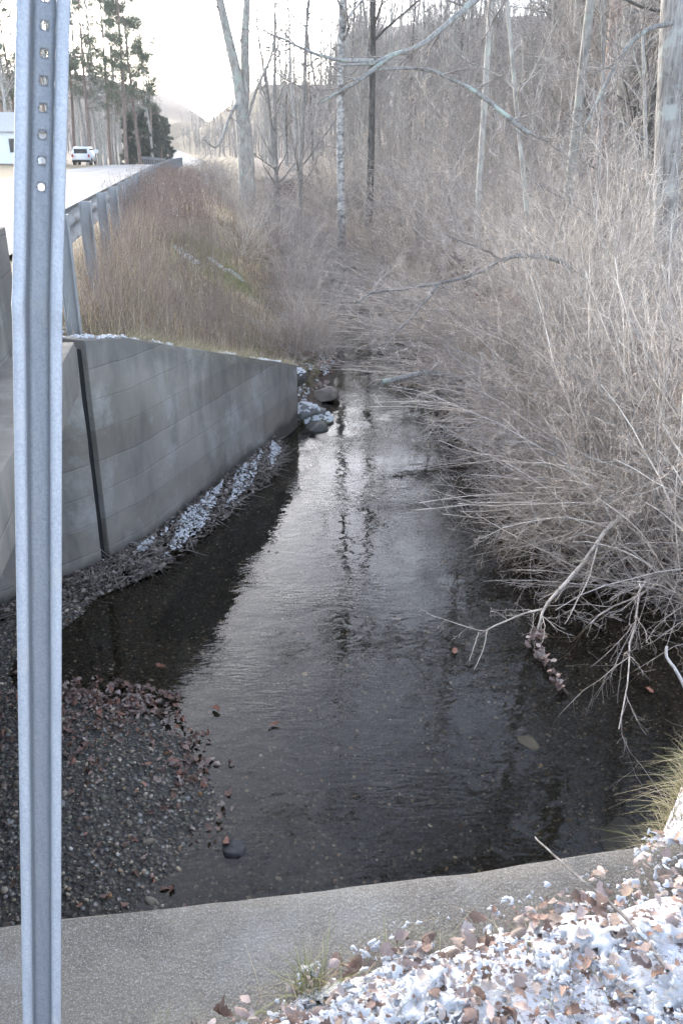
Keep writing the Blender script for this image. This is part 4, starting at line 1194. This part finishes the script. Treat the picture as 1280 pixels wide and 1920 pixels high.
x, y = scat(g, 6000, (-8, 1), (6.6, 34), lambda x, y: bankc(x, y) & (fbm(x * .5, y * .35, 41) + .35 * sstep(-3.0, -1.0, x) > -.05) & (g.random(len(x)) < np.clip(13 / y, .2, 1)) & (np.exp(-((x + 2.3) / .9) ** 2 - ((y - 14.8) / 2.8) ** 2) < .3))
y2 = 7.2 + 40 * g.random(2600) ** 1.5; x2 = rail_x(y2) + .12 + 1.5 * g.random(2600) ** 1.3
k2 = sdist(x2, y2) > .35; x = np.concatenate([x, x2[k2]]); y = np.concatenate([y, y2[k2]])
n = len(x); a = g.uniform(0, 6.3, n); ln = np.abs(g.normal(0, .22, n))
st = grow(g, at_ground(x, y, -.02), np.stack([np.cos(a) * ln, np.sin(a) * ln, np.ones(n)], 1), g.uniform(.35, .95, n), np.clip(.0022 * y / 9, .002, .006), 5, .08, (0, 0, 0), .5)
Ls = np.linalg.norm(st[0][:, -1] - st[0][:, 0], axis=1)
p, D, l, r = sprout(g, st[0], st[1], 4, .5, 1, (.3, .9), (.15, .4), Ls, .7)
b1 = grow(g, p, D, l, r, 3, .2, (0, 0, 0), .7)
V, Q = tubes([st, b1], [3, 3])
m_weed = bark_mat('dead_weed', (.17, .125, .10), (.42, .33, .275), 1.5, 1, 0, randv=0)
kk = g.random(len(b1[0])) < .16; hp = b1[0][kk, -1]
V3, T3, c3 = stones_mesh(g, hp, np.clip(.005 * hp[:, 1] / 9, .005, .011), [(.46, .38, .33), (.34, .25, .20), (.26, .18, .14)], 1.6)
tag(link('seed_heads', mesh_np('seed_heads', V3, T=T3, mats=[M['blade']], col=c3)), 'pale fluffy seed heads on the dead weeds of the left bank', 'seed heads', kind='stuff')
tag(link('dead_weeds', mesh_np('dead_weeds', V, Q, mats=[m_weed])), 'dead brown weed stalks standing among the bank grass', 'weeds', kind='stuff')
# green grass patches: top of the wing wall and mid bank
def greenc(x, y):
    s = sdist(x, y)
    edge = (s > .2) & (s < .55) & (y > 7.6) & (y < 12.5)
    mid = np.exp(-((x + 2.5) / .9) ** 2 - ((y - 15.5) / 2.0) ** 2) > .35 + .3 * vnoise(x * 3, y * 2, 6)
    return (x < creek_mid(y)) & (edge | mid)
x, y = scat(g, 60000, (-4.5, 0), (7, 19), greenc)
V, Q, c = blade_mesh(g, at_ground(x, y, -.01), g.uniform(.07, .2, len(x)), .0022, [(.20, .21, .085), (.26, .25, .11), (.38, .34, .19), (.15, .165, .07)], .6, .8, 4, (.25, -.1))
t2 = g.random(5200) ** .8; y2 = 6.75 + 3.6 * t2; x2 = np.interp(y2, [6.68, 10.34], [-1.69, -.54]) - g.uniform(.04, .34, 5200)
k2 = vnoise(y2 * 2.3, x2 * 2.3, 23) + .9 * t2 > .05; x2, y2 = x2[k2], y2[k2]
Vw, Qw, cw = blade_mesh(g, np.stack([x2, y2, np.interp(y2, [6.68, 10.34], [1.85, .78])], 1), g.uniform(.06, .2, len(x2)), .0019, [(.20, .19, .09), (.34, .28, .17), (.42, .35, .24), (.26, .22, .12)], .8, 1.0, 4, (.6, -.1))
tag(link('edge_grass', mesh_np('edge_grass', Vw, Qw, mats=[M['blade']], col=cw)), 'matted grass hanging over the top edge of the wing wall', 'grass', kind='stuff')
tag(link('green_grass', mesh_np('green_grass', V, Q, mats=[M['blade']], col=c)), 'short green grass along the wing wall top and mid bank', 'grass', kind='stuff')
# snow on the left bank
def bsnow(x, y):
    s = sdist(x, y)
    top = (s > .03) & (s < .34) & (y < 9.9) & (vnoise(x * 5, y * 2.6, 9) > -.05) & (y > 6.45)
    cor = ((x + 1.95) / .35) ** 2 + ((y - 6.75) / .28) ** 2 < 1 + .4 * vnoise(x * 8, y * 8, 2)
    mid = (np.exp(-((x + 2.2) / .9) ** 2 - ((y - 15.8) / 1.6) ** 2) > .5) & (vnoise(x * 3.5, y * 2.2, 14) > .15)
    wat = (s > .12) & (s < .8) & (y > 9.9) & (y < 14) & (vnoise(x * 4, y * 3, 19) > .25)
    return (x < creek_mid(y)) & (s > .02) & (top | cor | mid | wat)
x, y = scat(g, 26000, (-4, 0.2), (6.3, 18), bsnow)
wt = np.interp(y, [6.28, 6.68, 10.34], [1.91, 1.86, .79]); onw = (sdist(x, y) < .33) & (y < 10.3)
P0 = at_ground(x, y, .01); P0[onw, 2] = np.maximum(P0[onw, 2], wt[onw] + .012)
V, Q, T = pad_mesh(g, P0, g.uniform(.010, .035, len(x)), g.uniform(.006, .018, len(x)), .25)
tag(link('bank_snow', mesh_np('bank_snow', V, Q, T, mats=[M['snow']])), 'broken snow on the wing wall top and the left bank', 'snow', kind='stuff')
# leaf litter of the wood floor and right bank, and brown leaves near the joint
x, y = scat(g, 26000, (-2.6, 14), (3, 26), lambda x, y: (sdist(x, y) > .05) & (((x > creek_mid(y)) & (x > 1)) | ((x < -1.3) & (y < 7.2) & (y > 6.3)) | ((x < creek_mid(y)) & (x > -.9) & (y > 10.5) & (y < 24))))
V, Q, c = leaf_mesh(g, at_ground(x, y, g.uniform(.005, .04, len(x))), g.uniform(.05, .11, len(x)) * np.clip(y / 9, 1, 1.6), [(.17, .12, .09), (.24, .18, .145), (.12, .08, .06), (.32, .26, .22), (.2, .12, .085)], .45, .5)
tag(link('forest_leaves', mesh_np('forest_leaves', V, Q, mats=[M['leaf']], col=c)), 'brown fallen leaves on the banks and the wood floor', 'leaves', kind='stuff')

# ------------------------------------------------------------------ stones one can count
g = np.random.default_rng(205)
def boulder(name, label, x, y, s, c, snow=False, dz=0.0, squash=(1, .8, .6)):
    root = tag(empty(name, (x, y, float(gz(np.array([x]), np.array([y]))[0]) + dz)), label, 'rock')
    bm = bmesh.new(); bmesh.ops.create_icosphere(bm, subdivisions=4, radius=1)
    co = np.array([v.co for v in bm.verts])
    for k in range(9):
        dv = g.normal(0, 1, 3); dv /= np.linalg.norm(dv); lim = g.uniform(.5, .85)
        dd = co @ dv; co = co - np.maximum(dd - lim, 0)[:, None] * dv
    o_ = g.uniform(0, 90)
    co *= 1 + .09 * fbm(co[:, 0] * 3 + o_, co[:, 1] * 3 + co[:, 2] * 4, 4)[:, None]
    co = co * np.array(squash) * s
    a = g.uniform(0, 6.3); ca, sa = math.cos(a), math.sin(a)
    co = np.stack([co[:, 0] * ca - co[:, 1] * sa, co[:, 0] * sa + co[:, 1] * ca, co[:, 2]], 1)
    for v, q in zip(bm.verts, co): v.co = q
    me = bpy.data.meshes.new(name); bm.to_mesh(me); bm.free()
    for p_ in me.polygons: p_.use_smooth = True
    at_ = me.color_attributes.new('col', 'FLOAT_COLOR', 'POINT')
    cc = np.ones((len(co), 4), np.float32); cc[:, :3] = np.array(c)[None] * (1 + .35 * fbm(co[:, 0] * 14 / s * .3, co[:, 2] * 14 / s * .3 + co[:, 1] * 9, 6))[:, None]
    at_.data.foreach_set('color', cc.ravel())
    me.materials.append(M['stone'])
    link('stone', me, root)
    if snow:
        k = (co[:, 2] > .35 * s * squash[2])
        k = np.nonzero(k)[0]; k = k[g.integers(0, len(k), 70)]
        V, Q, T = pad_mesh(g, co[k] + [0, 0, .006], s * g.uniform(.07, .2, len(k)), s * g.uniform(.03, .08, len(k)), .3)
        link('snow_cover', mesh_np('rock_snow', V, Q, T, mats=[M['snow']]), root)
    return root
GREY = (.13, .13, .12)
p = atd(575, 690, 10.7); boulder('rock', 'snow-topped dark rock just past the end of the wing wall', p[0], p[1], .26, GREY, True, .12)
p = atd(548, 655, 11.3); boulder('rock', 'dark rounded rock with a snow rim higher on the bank than the others', p[0], p[1], .24, (.09, .085, .075), True, .1)
p = atd(620, 690, 11.6); boulder('rock', 'tan rock at the waterline right of the snow-topped rock', p[0] - .12, p[1], .24, (.20, .17, .14), False, .06)
p = atd(588, 770, 10.35); boulder('rock', 'wet dark rock in the water at the wing wall corner', p[0] + .02, p[1], .26, (.06, .058, .05), False, 0)
p = atd(590, 740, 10.6); boulder('rock', 'mossy rock between the wing wall corner and the water', p[0] - .05, p[1], .3, (.11, .12, .06), True, .02)
p = atd(572, 490, 26); boulder('rock', 'bluish flat rock far up the creek', p[0], 26, .5, (.16, .17, .19), False, .1)
p = atd(604, 500, 25); boulder('rock', 'small grey rock beside the far creek riffle', p[0], 25, .35, (.14, .145, .155), False, .1)
p = atd(402, 1580, 3.3); boulder('stone', 'dark angular stone at the edge of the gravel bar', -.55, 3.27, .085, (.035, .035, .037), False, .03, (1, .75, .5))['category'] = 'stone'
boulder('stone', 'pale flat stone lying under the water below the drooping branch', 1.18, 4.36, .085, (.30, .27, .21), False, .03, (1, .7, .3))['category'] = 'stone'
boulder('stone', 'dark flat stone under the water near the right bank', 1.45, 3.35, .17, (.10, .10, .09), False, .05, (1.3, .7, .3))['category'] = 'stone'

# ------------------------------------------------------------------ loose sticks and single plants
def stick(name, label, pts, r0, r1, mat, forks=()):
    root = tag(empty(name, tuple(pts[0])), label, 'stick')
    lv = [limb(pts, r0, r1, 24, .0015, 3)] + [limb(f, r0 * .5, r1 * .6, 10, .001, 4) for f in forks]
    V, Q = tubes(lv, [7] * len(lv))
    mesh_at(root, 'stick', V, Q, mat, name)
sa, sb = atd(1240, 1870, 1.30), atd(1012, 1574, 1.735)
sa[2] = max(sa[2], 1.585)
STK = [sa + (sb - sa) * f + np.array([.012 * math.sin(f * 5), .008 * math.sin(f * 8), .012 * math.sin(f * 3.1)]) for f in np.linspace(0, 1, 7)]
stick('stick', 'long thin grey stick leaning from the snow out over the concrete wall', STK, .0055, .0022, M['stick'], [[STK[3], STK[3] + np.array([-.03, .03, .012]), STK[3] + np.array([-.065, .045, .012])]])
stick('stick', 'bleached white stick standing in the water at the right edge', [atd(1296, 1330, 3.8), atd(1280, 1284, 3.8), atd(1262, 1252, 3.82), atd(1249, 1232, 3.83), atd(1250, 1212, 3.83)], .011, .007, M['bark_bleached'] if 'bark_bleached' in M else M['twig_tan'])
g = np.random.default_rng(206)
x = g.normal(1.08, .12, 4200); y = g.normal(2.3, .2, 4200); s_ = sdist(x, y); k = (s_ > .05) & (s_ < .22) & (y > 1.95); x, y = x[k], y[k]
V, Q, c = blade_mesh(g, at_ground(x, y, -.01), g.uniform(.03, .11, len(x)), .0018, [(.26, .23, .12), (.36, .31, .19), (.19, .19, .08), (.42, .36, .24)], .8, 1.2, 5, (-.2, .1))
tag(link('grass_tuft', mesh_np('grass_tuft', V, Q, mats=[M['blade']], col=c)), 'drooping olive grass tuft on the bank at the wall end', 'grass')
for i_, (px, py, lab) in enumerate([(513, 1358, 'curled rust leaf on the shallow water in mid stream'), (405, 1330, 'small brown leaf on the water beside the gravel bar'), (302, 1246, 'orange-brown leaf on the dark water above the bar'), (1215, 1293, 'reddish leaf in the water near the right bank'), (852, 1222, 'pale brown leaf caught at the twig tips')]):
    y_ = 960 - py; el = math.atan2(y_, 1600.) - R(PITCH)
    r_ = np.array([px - 640, 1600 * math.cos(R(PITCH)) + y_ * math.sin(R(PITCH)), -1600 * math.sin(R(PITCH)) + y_ * math.cos(R(PITCH))]); q = np.array([0, 0, CZ]) + r_ * ((.012 - CZ) / r_[2])
    V, Q, c = leaf_mesh(g, q[None], .075, [(.26, .12, .08)], .15, .7)
    o = link('floating_leaf', mesh_np('floating_leaf', V - q, Q, mats=[M['leaf']], col=c)); o.location = q
    tag(o, lab, 'leaf')
n = 60
P0 = np.concatenate([atd(1006, 1192, 5.18)[None] + g.normal(0, .028, (25, 3)), np.stack([atd(1008 + 52 * t, 1215 + 80 * t, 5.06 - .48 * t)for t in g.random(35)]) + g.normal(0, .02, (35, 3))])
V, Q, c = leaf_mesh(g, P0, g.uniform(.04, .08, n), [(.3, .22, .19), (.22, .14, .11), (.4, .33, .29), (.12, .08, .07)], .7, .7)
tag(link('snagged_leaves', mesh_np('snagged_leaves', V, Q, mats=[M['leaf']], col=c)), 'clump of wet leaves snagged on the drooping branch tip', 'leaves', kind='stuff')

# ------------------------------------------------------------------ guard rail, car, house, mailbox, far rails
m_rail, nt, b = nmat('weathered_guardrail'); k = NB(nt)
k.l(k.mix(k.noise(k.geo(), 7, 5, .65), (.22, .225, .225), (.36, .36, .355)), b.inputs['Base Color']); b.inputs['Metallic'].default_value = .1; b.inputs['Roughness'].default_value = .7
WPROF = [(0, -.155), (.018, -.145), (.03, -.125), (.075, -.095), (.08, -.07), (.03, -.03), (.012, 0), (.03, .03), (.08, .07), (.075, .095), (.03, .125), (.018, .145), (0, .155)]
def guard_rail(label, pts, zs, post_every=1.9, h=.64, posts=True):
    root = tag(empty('guard_rail', (pts[0][0], pts[0][1], zs[0])), label, 'guard rail')
    pts = np.asarray(pts, float); t = np.gradient(pts, axis=0); t /= np.linalg.norm(t, axis=1, keepdims=True)
    nl = np.stack([-t[:, 1], t[:, 0]], 1)
    V = np.zeros((len(pts), len(WPROF), 3))
    for j, (o_, z_) in enumerate(WPROF):
        V[:, j, :2] = pts + nl * o_; V[:, j, 2] = zs + h - .155 + z_
    i = np.arange(len(pts) * len(WPROF)).reshape(len(pts), -1)
    Q = np.stack([i[:-1, :-1], i[:-1, 1:], i[1:, 1:], i[1:, :-1]], -1).reshape(-1, 4)
    o = mesh_at(root, 'rail', V.reshape(-1, 3), Q, m_rail, 'rail')
    so_ = o.modifiers.new('thick', 'SOLIDIFY'); so_.thickness = .006
    L = np.concatenate([[0], np.cumsum(np.linalg.norm(np.diff(pts, axis=0), axis=1))])
    if not posts: return root
    bm = bmesh.new()      # steel I-section
    for (x0, x1, y0, y1) in ((-.055, -.047, -.05, .05), (.047, .055, -.05, .05), (-.046, .046, -.005, .005)):
        bmesh.ops.create_cube(bm, size=1, matrix=Matrix.Translation(((x0 + x1) / 2, (y0 + y1) / 2, .07)) @ Matrix.Diagonal((x1 - x0, y1 - y0, 1.18, 1)))
    bm_me = bpy.data.meshes.new('rail_post'); bm.to_mesh(bm_me); bm.free(); bm_me.materials.append(m_rail)
    for s_ in np.arange(.35, min(L[-1], 85), post_every):
        x_ = np.interp(s_, L, pts[:, 0]); y_ = np.interp(s_, L, pts[:, 1]); z_ = np.interp(s_, L, zs)
        j = min(np.searchsorted(L, s_), len(t) - 1)
        q = link('post', bm_me, root)
        q.location = Vector((x_ - nl[j][0] * .09, y_ - nl[j][1] * .09, z_)) - root.location
        q.rotation_euler = (0, 0, math.atan2(t[j][1], t[j][0]) - math.pi / 2)
    return root
yy = np.arange(6.5, 92, 1.0)
guard_rail('long steel guard rail on posts along the road above the left bank', np.stack([rail_x(yy), yy], 1), road_z(yy))
yy = np.arange(120, 150, 3.0)
guard_rail('short far guard rail on the left side of the road before the dip', np.stack([rail_x(yy) - ROAD_OFF - ROAD_W - .8, yy], 1), road_z(yy) + .55)
yy = np.arange(150, 175, 3.0)
guard_rail('short far guard rail on the right of the road in the dip', np.stack([rail_x(yy) + 1.5 - (yy - 150) * .0, yy], 1), road_z(yy) + .1)

def box(bm, x0, x1, y0, y1, z0, z1, bev=0):
    r = bmesh.ops.create_cube(bm, size=1, matrix=Matrix.Translation(((x0 + x1) / 2, (y0 + y1) / 2, (z0 + z1) / 2)) @ Matrix.Diagonal((x1 - x0, y1 - y0, z1 - z0, 1)))
    if bev:
        es = list({e for v in r['verts'] for e in v.link_edges}); bmesh.ops.bevel(bm, geom=es, offset=bev, segments=3, affect='EDGES')
def simple(name, col, rough=.5, metal=0):
    m, nt, b = nmat(name); k = NB(nt)
    k.l(k.mix(k.noise(k.obj(), 6, 4), tuple(c * .88 for c in col), tuple(min(1, c * 1.08) for c in col)), b.inputs['Base Color'])
    b.inputs['Roughness'].default_value = rough; b.inputs['Metallic'].default_value = metal
    return m
def part(name, bm, mat, root, smooth=False):
    me = bpy.data.meshes.new(name); bm.to_mesh(me); bm.free(); me.materials.append(mat)
    if smooth:
        for p_ in me.polygons: p_.use_smooth = True
    return link(name, me, root)
mw = simple('white_paint', (.78, .78, .78), .35); mg = simple('dark_glass', (.03, .035, .04), .1); mt = simple('tyre_rubber', (.03, .03, .03), .8); mr = simple('tail_light_red', (.45, .03, .02), .3); mroof = simple('roof_grey', (.45, .45, .47), .8)
cx_ = ground_px(158, 95)
car = tag(empty('parked_car', (cx_, 95, float(gz(np.array([cx_]), np.array([95.]))[0]) + .02), R(6)), 'white car parked across the road by the trees', 'car')
bm = bmesh.new()
prof = [(-2.2, .35), (-2.25, .7), (-2.15, 1.0), (-1.95, 1.62), (-1.7, 1.74), (.35, 1.74), (.6, 1.68), (1.2, 1.08), (2.15, .95), (2.28, .7), (2.25, .35)]
r_ = [[bm.verts.new((sx * (.9 if z < 1.1 else .74), yv, z)) for (yv, z) in prof] for sx in (-1, 1)]
bm.faces.new(r_[0][::-1]); bm.faces.new(r_[1])
for i_ in range(len(prof)):
    j_ = (i_ + 1) % len(prof); bm.faces.new((r_[0][i_], r_[0][j_], r_[1][j_], r_[1][i_]))
bmesh.ops.recalc_face_normals(bm, faces=bm.faces)
bmesh.ops.bevel(bm, geom=list(bm.edges), offset=.06, segments=2, affect='EDGES')
part('body', bm, mw, car, True)
bm = bmesh.new(); box(bm, -.64, .64, -2.12, -2.07, 1.1, 1.52); o = part('rear_window', bm, mg, car); o.rotation_euler = (0, 0, 0)
for sx in (-1, 1):
    bm = bmesh.new(); box(bm, sx * .80 - .02, sx * .80 + .04 * 0 + .02, -1.6, .5, 1.12, 1.55); part('side_window', bm, mg, car)
    bm = bmesh.new(); box(bm, sx * .80 - .09, sx * .80 + .06, -2.27, -2.2, .75, 1.02); part('tail_light', bm, mr, car)
    for wy in (-1.4, 1.4):
        bm = bmesh.new(); bmesh.ops.create_cone(bm, cap_ends=True, segments=20, radius1=.34, radius2=.34, depth=.24, matrix=Matrix.Translation((sx * .82, wy, .34)) @ Matrix.Rotation(math.pi / 2, 4, 'Y'))
        part('wheel', bm, mt, car)
bm = bmesh.new(); box(bm, -.88, .88, -2.3, -2.18, .3, .5, .03); part('bumper', bm, mt, car)

mx_ = ground_px(179, 90)
mb = tag(empty('mailbox', (mx_, 90, float(gz(np.array([mx_]), np.array([90.]))[0]))), 'pale mailbox on a post right of the parked white car', 'mailbox')
bm = bmesh.new(); box(bm, -.06, .06, -.06, .06, -.2, 1.05); part('post', bm, M['stick'], mb)
bm = bmesh.new(); box(bm, -.14, .30, -.28, .28, 1.055, 1.42, .08); part('box', bm, mw, mb)

hx0, hx1 = ground_px(-120, 88), ground_px(129, 88)
hz = float(gz(np.array([hx1]), np.array([82.]))[0]) - .2
ho = tag(empty('house', ((hx0 + hx1) / 2, 84, hz)), 'white house with a grey gable roof at the far left behind the signpost', 'house')
hw = (hx1 - hx0) / 2
bm = bmesh.new(); box(bm, -hw + .3, hw - .3, -3.5, 3.5, .4, 3.0); part('wall', bm, mw, ho)
bm = bmesh.new(); box(bm, -hw + .28, hw - .28, -3.53, 3.53, 0, .4); part('foundation', bm, simple('brown_base', (.28, .20, .15), .9), ho)
bm = bmesh.new()
vv = [bm.verts.new(q) for q in [(-hw, -3.9, 2.95), (hw, -3.9, 2.95), (hw, 0, 4.6), (-hw, 0, 4.6), (-hw, 3.9, 2.95), (hw, 3.9, 2.95)]]
bm.faces.new((vv[0], vv[1], vv[2], vv[3])); bm.faces.new((vv[3], vv[2], vv[5], vv[4])); bm.faces.new((vv[0], vv[3], vv[4])); bm.faces.new((vv[1], vv[5], vv[2])); bm.faces.new((vv[0], vv[4], vv[5], vv[1]))
bmesh.ops.recalc_face_normals(bm, faces=bm.faces)
part('roof', bm, mroof, ho)
for wx in (-hw * .55, 0.1, hw * .62):
    bm = bmesh.new(); box(bm, wx - .45, wx + .45, -3.56, -3.5, 1.3, 2.4); wnd = part('window', bm, mg, ho)

# ------------------------------------------------------------------ haze
HAZE = .00025
if HAZE:
    bm = bmesh.new(); box(bm, -440, 440, -70, 640, -3, 60)
    me = bpy.data.meshes.new('haze'); bm.to_mesh(me); bm.free()
    m = bpy.data.materials.new('haze'); m.use_nodes = True
    nt = m.node_tree; nt.nodes.clear()
    o_ = nt.nodes.new('ShaderNodeOutputMaterial'); v_ = nt.nodes.new('ShaderNodeVolumePrincipled')
    v_.inputs['Color'].default_value = (.95, .95, .95, 1); v_.inputs['Density'].default_value = HAZE; v_.inputs['Anisotropy'].default_value = .3
    nt.links.new(v_.outputs[0], o_.inputs['Volume'])
    me.materials.append(m)
    tag(link('haze', me), 'pale winter haze in the valley', 'haze', kind='stuff')
